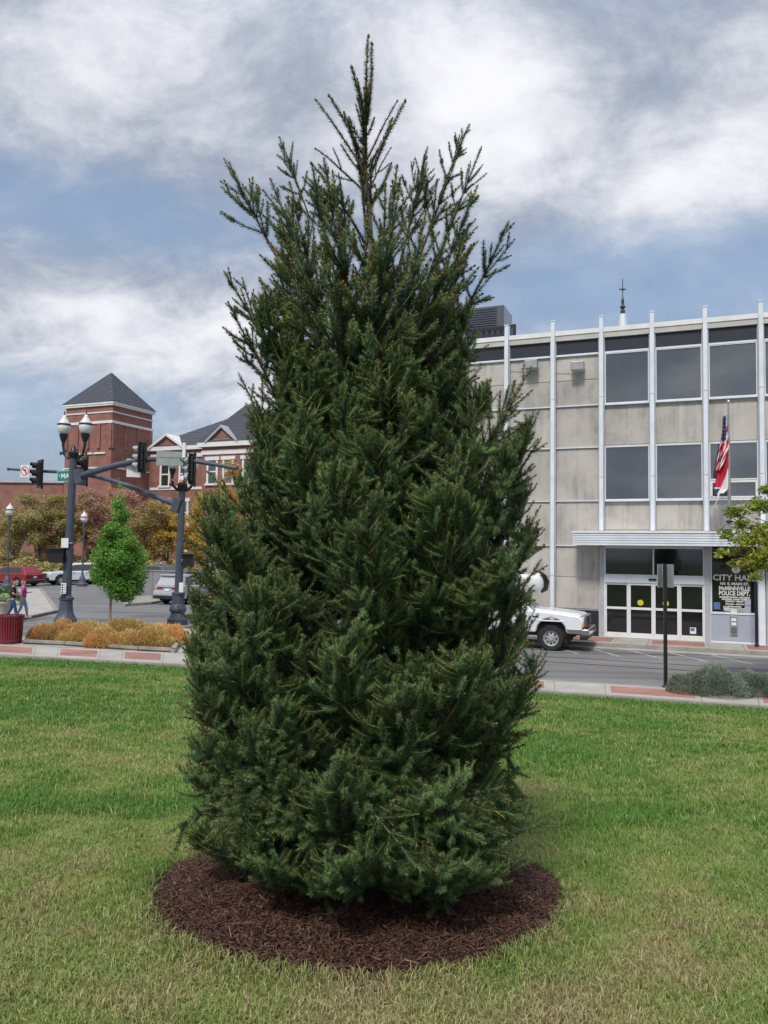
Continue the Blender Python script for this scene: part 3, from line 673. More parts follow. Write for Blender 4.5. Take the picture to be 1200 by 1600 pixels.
# local frame: x to the right along the street, y into the building, z up
fins = [-.09+1.85*k for k in range(-6, 7)]
XL, XR = fins[0]-.1, fins[-1]+.1
m = MB(); m.box((XL, .06, 0), (XR, 14, 11.62)); m.build('wall', M['seam'], city)
m = MB(); m.box((XL-.05, -.06, 11.66), (XR+.05, 14.1, 12.0)); m.build('cornice', M['fascia'], city)
m = MB(); m.box((XL-.08, -.09, 11.87), (XR+.08, 14.15, 12.05)); m.build('roof_edge', M['white'], city)
for f in fins:
    b = MB(); z0 = .1 if f < -2.5 or f > 5 else 4.16
    if abs(f+.09) < .1 or abs(f-1.76) < .1 or abs(f+1.94) < .1: z0 = 4.16
    b.box((f-.075, -.24, z0), (f+.075, .1, 12.42)); b.box((f-.115, -.12, z0), (f-.076, .1, 11.6), 1); b.box((f+.076, -.12, z0), (f+.115, .1, 11.6), 1)
    b.box((f-.09, -.26, 12.42), (f+.09, .1, 12.46))
    fo = b.build('fin', [M['alu'], M['alud']], city, bevel=.008)
    for zj in (9.3, 6.2, 2.4):
        if zj > z0: j = MB(); j.box((f-.078, -.245, zj), (f+.078, -.1, zj+.025)); j.build('fin_joint', M['alud'], fo)
rows_s = [(.13, 1.12), (1.15, 2.35), (2.37, 3.57), (3.60, 5.30), (5.34, 7.38), (7.42, 9.03), (9.07, 10.05), (10.07, 11.08)]
def slab(x0, x1, z0, z1, m_='stone', y=0.035, name='stone_panel', th=.1, g=.009):
    b = MB(); b.box((x0+g, y, z0+g), (x1-g, y+th, z1-g)); return b.build(name, M[m_], city, bevel=.006, seg=1)
for i in range(len(fins)-1):
    a, c = fins[i]+.118, fins[i+1]-.118; mm = (a+c)/2; win = fins[i] > -2.1
    slab(a, c, 11.1, 11.64, 'navy', .03, 'dark_band_panel')
    b = MB(); b.box((a-.02, -.05, 11.03), (c+.02, .06, 11.10)); b.build('band_trim', M['alu'], city)
    if not win:
        for z0, z1_ in rows_s:
            if z0 < .2: slab(a, c, z0, z1_, 'navy', .02, 'plinth_panel'); continue
            slab(a, mm, z0, z1_); slab(mm, c, z0, z1_)
        for zl in (9.05, 7.4, 5.32, 3.585):
            b = MB(); b.box((a-.02, -.03, zl-.02), (c+.02, .05, zl+.02)); b.build('joint_trim', M['alu'], city)
    else:
        for z0, z1_ in ((4.2, 5.28), (7.46, 9.0)):
            slab(a, mm, z0, z1_); slab(mm, c, z0, z1_)
        for z0, z1_ in ((9.06, 11.03), (5.34, 7.40)):
            fr = MB(); t = .035
            for q in ((a, z0, a+t, z1_), (c-t, z0, c, z1_), (a+t, z0, c-t, z0+t), (a+t, z1_-t, c-t, z1_)): fr.box((q[0], -.04, q[1]), (q[2], .06, q[3]))
            fo = fr.build('window', M['alu'], city); p = MB(); p.box((a+t, .02, z0+t), (c-t, .05, z1_-t)); p.build('pane', M['glass'], fo)
            si = MB(); si.box((a-.02, -.09, z0-.06), (c+.02, .06, z0)); si.build('sill', M['alu'], fo)
            if z0 < 6 and fins[i] > 1.6 and fins[i] < 2:
                q = MB(); q.box((a+t, -.06, 6.02), (c-t, .03, 6.07)); q.box((a+t, -.07, 5.93), (c-t, .03, 6.0)); q.box((a+t, -.07, 5.38), (a+t+.06, .03, 5.93)); q.box((c-t-.06, -.07, 5.38), (c-t, .03, 5.93)); q.box((a+t, -.07, 5.37), (c-t, .03, 5.43))
                q.build('vent_sash', M['white'], fo)
# canopy
b = MB(); b.box((-2.85, -1.1, 3.62), (7.6, -.28, 3.98)); 
cn = b.build('canopy', M['alud'], city)
for k in range(5):
    q = MB(); q.box((-2.88, -1.16, 3.60+.09*k), (7.6, -1.09, 3.672+.09*k)); q.build('fascia_strip', M['alu'], cn)
q = MB(); q.box((-2.9, -1.19, 4.05), (7.6, -.02, 4.12)); q.build('canopy_cap', M['white'], cn)
q = MB(); q.box((-2.88, -1.08, 3.60), (-2.851, -.28, 4.05)); q.build('canopy_end', M['alu'], cn)
# storefront
def sx(u): return float(np.interp(u, [937, 944, 980, 1017, 1056, 1095, 1101, 1183, 1200], [-1.98, -1.84, -.97, -.09, .81, 1.69, 1.83, 3.45, 3.85]))
b = MB(); b.box((-2.02, -.06, .13), (-1.86, .1, 3.6)); b.build('pilaster', M['alud'], city)
b = MB(); b.box((1.69, -.10, .13), (1.86, .1, 3.6)); b.build('pilaster', M['alud'], city)
b = MB(); b.box((3.46, -.12, .13), (3.66, .1, 3.6)); b.build('pilaster', M['alu'], city)
b = MB(); b.box((3.70, -.08, .13), (3.80, .1, 3.6)); b.build('pilaster', M['alud'], city)
sf = MB()
for x in (-1.84, -.97, -.09, .81, 1.67): sf.box((x-.02, -.07, .13), (x+.035, .05, 2.2))
sf.box((-1.86, -.08, 2.2), (1.69, .06, 2.52)); sf.box((-1.86, -.04, 3.5), (1.69, .05, 3.6)); sf.box((-1.86, -.05, 2.52), (-1.80, .05, 3.5)); sf.box((-.11, -.05, 2.52), (-.05, .05, 3.5)); sf.box((1.63, -.05, 2.52), (1.69, .05, 3.5))
st = sf.build('storefront_frame', M['alu'], city, bevel=.006, seg=1)
for x0, x1 in ((-1.80, -.11), (-.05, 1.63)):
    p = MB(); p.box((x0, .0, 2.52), (x1, .03, 3.5)); p.build('transom_pane', M['doorglass'], st)
for i, (x0, x1) in enumerate(((-1.805, -.99), (-.935, -.11), (-.055, .79), (.845, 1.65))):
    yo = -.05 if i in (1, 2) else -.02
    d = MB()
    d.box((x0, yo, .14), (x0+.045, yo+.05, 2.19)); d.box((x1-.045, yo, .14), (x1, yo+.05, 2.19)); d.box((x0+.045, yo, .14), (x1-.045, yo+.05, .33)); d.box((x0+.045, yo, 1.20), (x1-.045, yo+.05, 1.29)); d.box((x0+.045, yo, 2.12), (x1-.045, yo+.05, 2.19))
    do = d.build('door', M['white'], city)
    for z0, z1_ in ((.33, 1.20), (1.29, 2.12)):
        p = MB(); p.box((x0+.045, yo+.02, z0), (x1-.045, yo+.035, z1_)); p.build('pane', M['doorglass'], do)
    if i in (1, 2):
        y = MB(); y.lathe([(.0, 0), (.11, 0), (.11, .004), (0, .004)], 16, c=((x0+x1)/2-.02, yo+.012, 1.47), axis='Y'); y.build('round_decal', M['yellow'], do)
    if i == 3:
        y = MB(); y.box((x0+.33, yo+.012, .40), (x0+.54, yo+.018, .63)); y.build('notice', M['signw'], do); y = MB(); y.box((x0+.35, yo+.008, .5), (x0+.49, yo+.011, .61)); y.build('notice_print', M['bluepaper'], do)
b = MB(); b.box((-.25, -.13, 2.31), (.03, -.08, 2.38)); b.build('door_sensor', M['black'], city)
# lettered window
wl = MB(); wl.box((1.87, -.03, 1.16), (1.93, .06, 3.6)); wl.box((3.40, -.03, 1.16), (3.46, .06, 3.6)); wl.box((1.93, -.03, 1.16), (3.40, .06, 1.24))
wo = wl.build('lettered_window', M['alu'], city); p = MB(); p.box((1.93, .0, 1.24), (3.40, .03, 3.6)); p.build('pane', M['doorglass'], wo)
slab(1.90, 3.44, .20, 1.14, 'bluegrey', -.01, 'apron_panel'); b = MB(); b.box((1.87, -.04, .13), (3.46, .04, .2)); b.box((1.87, -.04, .2), (1.9, .04, 1.16)); b.box((3.44, -.04, .2), (3.46, .04, 1.16)); b.build('apron_frame', M['alu'], city)
CXW = 2.72
for body, z, s, wd in (('CITY HALL', 2.36, .30, 1.42), ('101 E. MAIN ST.', 2.20, .13, .95), ('McMINNVILLE', 2.01, .20, 1.02), ('POLICE DEPT.', 1.83, .21, 1.02), ('ADMINISTRATION - RECORDS', 1.735, .07, 1.0), ('MUNICIPAL COURT CLERK', 1.66, .07, .84),
                       ('MONDAY - FRIDAY', 1.585, .07, .6), ('7:30 AM - 4:30 PM', 1.49, .07, .6), ('AFTER HOURS', 1.40, .065, .46), ('EMERGENCY PHONE', 1.325, .065, .66), ('PAYMENT DROP BOX', 1.255, .06, .66)):
    o = text_mesh('window_lettering', body, s, M['ltext'], wo, .004 if s < .1 else .007, wd); o.location = (CXW-.05, -.012, z+.02); o.rotation_euler = (math.pi/2, 0, 0)
sl_ = MB(); sl_.lathe([(.10, 0), (.14, 0), (.14, .006), (.10, .006)], 24, c=(2.73, -.014, 2.78), axis='Y'); sl_.lathe([(0.0, 0), (.06, 0), (.06, .006), (0, .006)], 8, c=(2.73, -.014, 2.78), axis='Y'); sl_.build('round_seal', M['ltext'], wo)
for x0, x1, z0, z1_, m_ in ((1.98, 2.2, 1.33, 1.58, 'bluepaper'), (3.0, 3.2, 1.50, 1.74, 'bluegrey'), (3.0, 3.2, 1.25, 1.48, 'bluegrey'), (2.55, 2.75, 1.17, 1.36, 'signw'), (2.3, 2.5, 1.30, 1.46, 'bluegrey')):
    p = MB(); p.box((x0, -.006, z0), (x1, -.002, z1_)); p.build('notice', M[m_], wo)
db = MB(); db.box((2.52, -.06, .42), (2.76, -.01, 1.12)); dbo = db.build('drop_box', M['steel'], city, bevel=.01)
for z0 in (.78, .93): q = MB(); q.box((2.56, -.075, z0), (2.72, -.061, z0+.10)); q.build('slot_flap', M['signw'], dbo)
q = MB(); q.box((2.55, -.072, .47), (2.73, -.061, .72)); q.build('lower_plate', M['chrome'], dbo)
# second entrance at the right edge
for x in (3.84, 4.7, 5.55, 6.4): b = MB(); b.box((x, -.07, .13), (x+.06, .05, 3.58)); b.build('storefront_mullion', M['alu'], city)
for x in (3.9, 4.76, 5.61):
    for z0, z1_ in ((.3, 1.2), (1.28, 2.15), (2.5, 3.55)): p = MB(); p.box((x, 0, z0), (x+.8, .03, z1_)); p.build('pane', M['doorglass'], city)
    b = MB(); b.box((x, -.05, .13), (x+.8, .05, .3)); b.box((x, -.05, 1.2), (x+.8, .05, 1.28)); b.box((x, -.06, 2.15), (x+.8, .05, 2.5)); b.build('storefront_rail', M['white'], city)
slab(6.5, XR-.1, .15, 3.56); 
# flood lights on the stone wall
def flood(x, z, lab):
    t = thing('flood_light', lab, 'flood light', group='flood lights high on the stone wall'); t.parent = None
    wloc = city.matrix_basis
    p = Matrix.Translation((A0.x, A0.y, 0)) @ Matrix.Rotation(-TH, 4, 'Z') @ Vector((x, 0, z)); t.location = p; t.rotation_euler = (0, 0, -TH)
    b = MB(); b.box((-.25, -.42, -.17), (.25, -.12, .17)); b.build('housing', M['steel'], t, bevel=.02)
    b = MB(); b.box((-.22, -.37, -.19), (.22, -.17, -.171)); b.build('lens', M['lens'], t)
    b = MB(); b.box((-.04, -.14, -.3), (.04, 0, -.1)); b.tube([(-.25, -.1, -.05), (-1.0, -.04, -.05)], .012, 5); b.build('bracket', M['alud'], t)
flood(-2.82, 10.55, 'boxy grey flood light fixed to the stone wall, right one, beside the first tall window')
flood(-4.62, 10.75, 'boxy grey flood light fixed to the stone wall, left one, close to the spruce')
# rooftop equipment
def CL(x, y, z): return Matrix.Translation((A0.x, A0.y, 0)) @ Matrix.Rotation(-TH, 4, 'Z') @ Vector((x, y, z))
t = thing('cooling_unit', 'dark louvred cooling unit standing on a frame on the city hall roof', 'cooling unit', CL(-7.45, 5.0, 12.06), -TH)
b = MB(); b.box((-2.2, -.8, 1.55), (.7, 1.0, 2.72)); b.build('housing', M['greycar'], t, bevel=.03)
for k in range(9): q = MB(); q.box((-2.1, -.86, 1.68+k*.11), (.35, -.80, 1.73+k*.11)); q.build('louvre', M['pole'], t)
b = MB(); b.box((-2.2, -.7, .0), (-2.1, .8, 1.55)); b.box((.6, -.7, .0), (.7, .8, 1.55)); b.box((-2.1, -.7, .9), (.6, .8, 1.5)); b.build('stand', M['black'], t)
t = thing('screen_fence', 'black slatted screen on the flat roof under the cooling unit', 'roof screen', CL(-7.3, 3.4, 12.46), -TH)
b = MB(); b.box((-2.6, 0, .95), (1.25, .08, 1.08)); b.box((1.12, -.03, -.4), (1.27, .12, 1.1)); b.build('frame', M['black'], t)
for k in range(14): q = MB(); q.box((-2.55+k*.265, .02, 0), (-2.36+k*.265, .06, .95)); q.build('slat', M['navy'], t)
# distant steeple
sp = AT(973, 500, 62); t = thing('church_steeple', 'pale tapering steeple with dark green finial seen above the city hall roof', 'steeple', (sp.x, sp.y, 0))
zs_ = lambda v: AT(973, v, 62).z
b = MB(); b.tube([(0, 0, 0), (0, 0, 8), (0, 0, zs_(510)), (0, 0, zs_(491))], [2.0, 1.6, .34, .24], 8); b.build('spire', M['white'], t)
b = MB(); b.lathe([(.16, zs_(491)), (.2, zs_(486)), (.1, zs_(483)), (.24, zs_(480)), (.1, zs_(476)), (.13, zs_(470)), (.04, zs_(464)), (.03, zs_(436))], 10); b.tube([(-.28, 0, zs_(452)), (.28, 0, zs_(452))], .05, 6); b.lathe([(.02, zs_(455)), (.12, zs_(452)), (.02, zs_(449))], 8); b.build('finial', M['copper'], t)
# far sidewalk in front of city hall
def fp(x, y): q = CL(x, y, 0); return (q.x, q.y)
strip('city_hall_sidewalk', [fp(-14, .12), fp(14, .12)], [fp(-14, -2.2), fp(14, -2.2)], 1.55, .13, 'all', kerb_side=1)
# road paint
pt = MB()
for x in (-3.6, -2.3, -1.0, .3, 1.6, 4.2, 6.8):
    a = [fp(x, -2.5), fp(x+.12, -2.5), fp(x+1.42, -4.6), fp(x+1.3, -4.6)]
    if x > 3: a = [fp(x+.9, -2.5), fp(x+1.02, -2.5), fp(x+.22, -5.2), fp(x+.1, -5.2)]
    pt.prism(a, .002, .004)
tag(pt.build('parking_lines', M['paintw']), kind='structure')
pt = MB(); pt.prism([fp(-20, -6.4), fp(16, -6.4), fp(16, -6.28), fp(-20, -6.28)], .002, .004); pt.prism([fp(-20, -7.6), fp(16, -7.6), fp(16, -7.5), fp(-20, -7.5)], .002, .004)
tag(pt.build('road_centre_lines', M['painty']), kind='structure')
ts = MB()
for y0, x0_, x1_ in ((-5.7, -9, 11), (-6.9, -14, 3), (-3.6, -2, 9)):
    pts = [(x0_+(x1_-x0_)*i/24, y0+rnd.gauss(0, .03)) for i in range(25)]
    for a, b_ in zip(pts, pts[1:]): ts.prism([fp(a[0], a[1]), fp(b_[0], b_[1]), fp(b_[0], b_[1]+.05), fp(a[0], a[1]+.05)], .005, .007)
tag(ts.build('tar_seams', M['rubber']), kind='structure')
gu = MB(); gu.prism([fp(-14, -2.75), fp(14, -2.75), fp(14, -2.21), fp(-14, -2.21)], .003, .006); tag(gu.build('gutter', M['concrete']), kind='structure')

# ------------------------------------------------------------------ flagpole
fpz = AT(1140, 836, 26.6); fy = 26.6
t = thing('flagpole', 'slim grey flagpole standing on the entrance canopy, two flags hanging slack from it', 'flagpole', (fpz.x, fpz.y, 4.12))
top = AT(1136, 632, fy).z-4.12
b = MB(); b.tube([(0, 0, 0), (0, 0, top*.6), (0, 0, top)], [.065, .05, .03], 10); b.build('pole', M['steel'], t)
b = MB(); b.lathe([(.005, top), (.06, top+.04), (.07, top+.08), (.04, top+.13), (.005, top+.15)], 12); b.build('finial', M['chrome'], t)
b = MB(); b.tube([(-.02, -.03, top-.35), (-.14, -.05, top-.38), (-.16, -.05, top-.42)], .02, 6); b.build('truck_arm', M['alud'], t)
b = MB(); zc = AT(1140, 815, fy).z-4.12; b.lathe([(.05, zc-.05), (.12, zc-.03), (.12, zc+.03), (.05, zc+.05)], 10); b.tube([(-.45, -.05, zc-.45), (-.05, -.05, zc)], .012, 5); b.build('collar', M['blackp'], t)
def drape(name, outline, colf, folds, ph, label, cat):
    """outline: list of (v, uL, uR) photo rows; a hanging cloth with real folds"""
    vs_, fs, ms = [], [], []; nu = 25; rows = 72; vv = [o[0] for o in outline]
    for i in range(rows+1):
        v = lerp(vv[0], vv[-1], i/rows); a = np.interp(v, vv, [o[1] for o in outline]); c = np.interp(v, vv, [o[2] for o in outline])
        for j in range(nu+1):
            s = j/nu; u = a+(c-a)*s; p = AT(u, v, fy-.05)
            vs_.append((p.x, p.y-.10*math.sin(s*folds+ph+i*.03)-.05*math.cos(s*folds*2.3+i*.05), p.z))
    for i in range(rows):
        for j in range(nu):
            k = i*(nu+1)+j; fs.append((k, k+1, k+nu+2, k+nu+1)); ms.append(colf((j+.5)/nu, (i+.5)/rows))
    o = MB(); o.v = vs_; o.f = fs; o.m = ms; ob = o.build(name, [M['fred'], M['fwhite'], M['blue']]); ob.data.shade_smooth(); tag(ob, label, cat); return ob
def usc(s, t_):
    if t_ < .46 and s < .95-.35*t_: return 1 if (int(s*25) % 4 == 1 and int(t_*72) % 5 == 2) else 2
    return int((s*4.5+t_*9 + (t_ > .5)*s*2)) % 2
us = drape('national_flag', [(650, 1131, 1133), (665, 1127.5, 1135), (690, 1124, 1136.5), (700, 1122, 1136.5), (715, 1120, 1132), (727, 1118.5, 1128), (735, 1119, 1123)], usc, 7, .3, 'stars and stripes flag hanging in folds from the flagpole, upper of the two flags', 'flag')
def tnc(s, t_):
    d = math.hypot((s-.25)*.75, (t_-.30)*2.2)
    if d < .20: 
        return 1 if math.hypot((s-.30)*.75, (t_-.30)*2.2) < .05 else 2
    if d < .25: return 1
    if t_ > .5 and s > .95-(t_-.5)*1.1: return 1
    if t_ > .9 and s < .5: return 2
    if t_ > .87 and s < .5: return 1
    return 0
tn = drape('state_flag', [(694, 1126, 1135), (715, 1124, 1135.5), (735, 1120, 1135), (750, 1118.5, 1136), (765, 1116.5, 1136.5), (771, 1117, 1130)], tnc, 5, 1.4, 'red flag with white starred blue roundel hanging below the striped flag', 'flag')
tn.location.y = -.02
tl = drape('flag_tail', [(771, 1119, 1124.5), (778, 1118, 1124.5), (788, 1115.5, 1121), (794, 1115, 1118)], lambda s, t_: 1, 4, .2, 'x', 'x')
b = MB(); p = AT(1115.5, 792, fy-.1); b.tube([p, p+Vector((-.01, 0, -.25)), p+Vector((-.04, 0, -.42))], [.015, .03, .012], 5); w_ = b.build('halyard_weight', M['rope'])
for o in (tl, w_):
    for k in ('label', 'category'):
        if k in o: del o[k]
    o.parent = tn; o.location = (0, 0, 0)

# ------------------------------------------------------------------ sign post, black post
def post(u, v, vtop, lab, name, cat):
    g0 = G(u, v, z1); t = thing(name, lab, cat, g0); H = AT(u, vtop, g0.y).z-z1
    return t, H, g0
t, H, g0 = post(1040, 1074, 881, 'slim black sign post on the near sidewalk with two blank grey sign backs', 'sign_post', 'sign post')
b = MB(); b.box((-.035, -.035, 0), (.035, .035, H)); b.build('post', M['black'], t); b = MB(); b.lathe([(.09, 0), (.09, .02), (.05, .05), (.045, .09)], 12); b.build('foot_collar', M['blackp'], t)
for s in (-1, 1):
    b = MB(); b.box((-.155, -.008, -.28), (.155, .008, .28)); b.box((-.02, -.012, -.2), (.02, -.009, -.16)); o = b.build('sign_plate', M['signback'], t, bevel=.004, seg=1); o.location = (s*.098, .085, H-.29); o.rotation_euler = (0, 0, s*R_(52)*-1)
t, H, g1 = post(1182.5, 1011, 910, 'black post standing on the far sidewalk beside the lettered window', 'street_post', 'post')
b = MB(); b.tube([(0, 0, 0), (0, 0, H)], .055, 8); b.build('post', M['black'], t); b = MB(); b.lathe([(.075, 0), (.07, .1), (.05, .13)], 10); b.build('foot', M['blackp'], t)

# ------------------------------------------------------------------ brick courthouse with two pyramid roofs
P0_ = AT(176, 640, 85); P0_.z = 0
ct = thing('brick_courthouse', 'long red brick building with slate pyramid tower roofs, white cornices and gabled dormers', 'building', P0_, -R_(23))
# local frame: x right along the front, y away; the tower's near corner sits at the origin, tower spans x -6.8..0, y 0..6.5
def zt2(v, y=85.0, u=176): return AT(u, v, y).z
zc_ = zt2(630)
b = MB(); b.box((-6.8, 0, 0), (0, 6.6, zc_-.1)); tw = b.build('tower_wall', M['brick'], ct)
def band(x0, y0, x1, y1, z0, z1_, pr, m_, nm, par=ct):
    b = MB(); b.box((x0-pr, y0-pr, z0), (x1+pr, y1+pr, z1_)); return b.build(nm, M[m_], par)
band(-6.8, 0, 0, 6.6, zt2(633), zt2(631)+.05, .20, 'white', 'cornice', tw); band(-6.8, 0, 0, 6.6, zt2(631)+.05, zt2(627), .26, 'white', 'cornice', tw)
band(-6.8, 0, 0, 6.6, zt2(644), zt2(642), .08, 'white', 'string_course', tw); band(-6.8, 0, 0, 6.6, zt2(660.5), zt2(656.5), .10, 'white', 'string_course', tw)
band(-6.8, 0, 0, 6.6, zt2(731), zt2(729), .10, 'white', 'string_course', tw)
for x in (-6.2, -4.55, -2.9, -1.25):          # blind recessed panels, framed by brick piers
    pass
for k in range(5):
    x = -6.8+k*1.6; b = MB(); b.box((x, -.16, zt2(700)), (x+.42, .0, zt2(661))); b.build('brick_pier', M['brick'], ct)
for k in range(4):
    y = .0+k*2.05; b = MB(); b.box((0, y, zt2(700)), (.16, y+.42, zt2(661))); b.build('brick_pier', M['brick'], ct)
for x, y, q in ((-3.4, -.12, 0), (-1.6, -.12, 0), (-5.2, -.12, 0)):
    b = MB(); b.box((x-.8, -.14, zt2(708.5)), (x+.8, 0, zt2(706))); b.build('window_ledge', M['white'], tw)
ap = zt2(568); ez = zt2(627)+.02; o_ = .75; cx_, cy_ = -3.4, 3.3
def pyr(name, x0, y0, x1, y1, z0, za, par):
    b = MB(); cx_, cy_ = (x0+x1)/2, (y0+y1)/2; n = 16; pts = [(x0, y0), (x1, y0), (x1, y1), (x0, y1)]
    for k in range(n):       # stepped slate courses
        f0, f1 = k/n, (k+1)/n
        ring = lambda f, dz: [(x+(cx_-x)*f, y+(cy_-y)*f, z0+(za-z0)*f+dz) for x, y in pts]
        a, c = ring(f0, .02), ring(min(f1, .995), 0.0)
        b.add(a+c, [(i, (i+1) % 4, 4+(i+1) % 4, 4+i) for i in range(4)])
    b.add([(x, y, z0) for x, y in pts], [(3, 2, 1, 0)]); return b.build(name, M['slate'], par)
pr_ = pyr('pyramid_roof', -6.8-.32, -.32, .32, 6.92, ez, ap, ct)
b = MB(); b.tube([(cx_, cy_, ap-.5), (cx_, cy_, ap+.15)], [.25, .05], 6); b.build('roof_cap', M['alud'], pr_)
# main wing
wy = 6.3; wz = zt2(707, 91, 300); we = zt2(703, 91, 300)
b = MB(); b.box((0, wy, 0), (34, wy+16, wz)); wg = b.build('wing_wall', M['brick'], ct)
band(.3, wy, 34, wy+16, wz-.85, wz-.35, .12, 'white', 'frieze', wg); band(.3, wy, 34, wy+16, wz, we+.2, .45, 'white', 'cornice', wg)
band(.3, wy, 34, wy+16, wz-4.6, wz-4.3, .08, 'white', 'string_course', wg)
def hip(name, x0, y0, x1, y1, z0, ridge, rx0, rx1, par):
    b = MB(); ym = (y0+y1)/2; n = 10; 
    for k in range(n):
        def ring(f, dz): return [(x0+(rx0-x0)*f, y0+(ym-y0)*f, z0+(ridge-z0)*f+dz), (x1+(rx1-x1)*f, y0+(ym-y0)*f, z0+(ridge-z0)*f+dz), (x1+(rx1-x1)*f, y1+(ym-y1)*f, z0+(ridge-z0)*f+dz), (x0+(rx0-x0)*f, y1+(ym-y1)*f, z0+(ridge-z0)*f+dz)]
        b.add(ring(k/n, .02)+ring(min((k+1)/n, .995), 0), [(i, (i+1) % 4, 4+(i+1) % 4, 4+i) for i in range(4)])
    return b.build(name, M['slate'], par)
hip('hip_roof', -.2, wy-.5, 34.5, wy+16.5, we+.2, zt2(652, 98, 340), 7.6, 30, ct)
Mi = ct.matrix_basis.inverted() if False else (Matrix.Translation(P0_) @ Matrix.Rotation(-R_(23), 4, 'Z')).inverted()
def loc_on(u, yplane):       # local x on the wing front for image column u
    d = ray(u, 860); o = Vector((0, 0, EYE)); lo = Mi @ o; ld = Mi.to_3x3() @ d; t = (yplane-lo.y)/ld.y; return (lo+ld*t).x, t*d.y
xs2, ds2 = loc_on(372, wy+3); 
zE = zt2(703, ds2, 370)
x_l, _ = loc_on(318, wy); x_r, _ = loc_on(426, wy)
b = MB(); b.box((x_l+.4, wy-1.2, 0), (x_r-.4, wy+5, we)); t2 = b.build('second_tower_wall', M['brick'], ct)
band(x_l+.4, wy-1.2, x_r-.4, wy+5, wz-.0, we+.25, .45, 'white', 'cornice', t2); band(x_l+.4, wy-1.2, x_r-.4, wy+5, wz-.85, wz-.35, .1, 'white', 'frieze', t2)
r2 = pyr('pyramid_roof', x_l-.1, wy-1.7, x_r+.1, wy+5.5, we+.25, zt2(632, ds2, 372), ct)
zap = zt2(632, ds2, 372); b = MB(); b.lathe([(.28, zap-.6), (.30, zap-.1), (.12, zap+.1), (.05, zap+.8)], 8, c=((x_l+x_r)/2, wy+1.9, 0)); b.build('finial', M['white'], r2)
def dormer(u0, u1, ubase, v0, vap, y, nm, wallm, trim, par, deep=3):
    x0, d0 = loc_on(u0, y); x1, _ = loc_on(u1, y); zb = AT(ubase, v0, d0).z; za = AT(ubase, vap, d0).z; xm = (x0+x1)/2
    b = MB(); b.add([(x0, y, zb), (x1, y, zb), (xm, y, za), (x0, y+deep, zb), (x1, y+deep, zb), (xm, y+deep, za)], [(0, 1, 2), (3, 5, 4), (0, 3, 4, 1), (1, 4, 5, 2), (2, 5, 3, 0)])
    o = b.build(nm, M[wallm], par); t = .28
    b = MB()
    for xa, xb in ((x0-.35, xm), (x1+.35, xm)):
        za_, zb_ = zb-.18, za+.12
        b.add([(xa, y-.3, za_), (xb, y-.3, zb_), (xb, y-.3, zb_+t), (xa, y-.3, za_+t), (xa, y+deep, za_), (xb, y+deep, zb_), (xb, y+deep, zb_+t), (xa, y+deep, za_+t)], [(0, 1, 2, 3), (4, 7, 6, 5), (0, 4, 5, 1), (3, 2, 6, 7), (0, 3, 7, 4), (1, 5, 6, 2)])
    b.build('raking_trim', M[trim], o); return o, x0, x1, zb
dormer(232, 281, 256, 702, 684.5, wy-.25, 'gable', 'brick', 'white', ct)
o, x0, x1, zb = dormer(322, 364, 343, 691, 671, wy-1.45, 'gable', 'brick', 'alud', ct, 2.5)
b = MB(); b.box((x0+.2, wy-1.45, we+.3), (x1-.2, wy+1, zb)); go = b.build('gable_wall', M['brick'], ct); b = MB(); b.box((x0+.7, wy-1.53, zb-.05), (x1-.7, wy-1.45, zb+.3)); b.build('lintel_stone', M['alud'], go)
for u in (255, 285, 329, 354, 385, 410):
    x, dd = loc_on(u, wy-1.2 if u > 318 else wy); yy = (wy-1.2 if u > 318 else wy); fz = we-8.0
    for zz0 in (wz-4.1, wz-8.6, wz-13.0):
        f = MB(); f.box((x-.75, yy-.1, zz0), (x-.5, yy+.05, zz0+2.6)); f.box((x+.5, yy-.1, zz0), (x+.75, yy+.05, zz0+2.6)); f.box((x-.5, yy-.1, zz0+1.25), (x+.5, yy+.05, zz0+1.4)); f.box((x-.95, yy-.16, zz0+2.6), (x+.95, yy+.05, zz0+3.0)); f.box((x-.9, yy-.2, zz0-.22), (x+.9, yy+.05, zz0))
        fo = f.build('window', M['white'], ct); p = MB(); p.box((x-.5, yy-.04, zz0), (x+.5, yy-.01, zz0+2.6)); p.build('pane', M['glass'], fo)
# low brick building
lp = AT(44, 800, 88); t = thing('low_brick_building', 'flat roofed red brick building at the far left behind the olive trees', 'building', (lp.x, lp.y, 0), -R_(2))
hz = AT(20, 754, 88).z
b = MB(); b.box((-30, 0, 0), (4, 12, hz)); b.build('wall', M['brick'], t); b = MB(); b.box((-30.2, -.2, hz), (4.2, 12.2, hz+.25)); b.build('roof_coping', M['alud'], t)
# grey concrete wall behind the silver car
wp = G(186, 936, 0); wr = Matrix.Translation(wp)
t = thing('concrete_wall', 'plain grey concrete retaining wall behind the silver car', 'wall', (wp.x, 51, 0), -TH*.3)
b = MB(); b.box((-2.2, 0, 0), (1.55, .4, 1.72)); b.build('wall_panel', M['wallc'], t); b = MB(); b.box((1.57, 0, 0), (8.5, .4, 1.72)); b.build('wall_panel', M['wallc'], t); b = MB(); b.box((-2.25, -.04, 1.722), (8.55, .44, 1.80)); b.build('coping', M['wallc'], t)

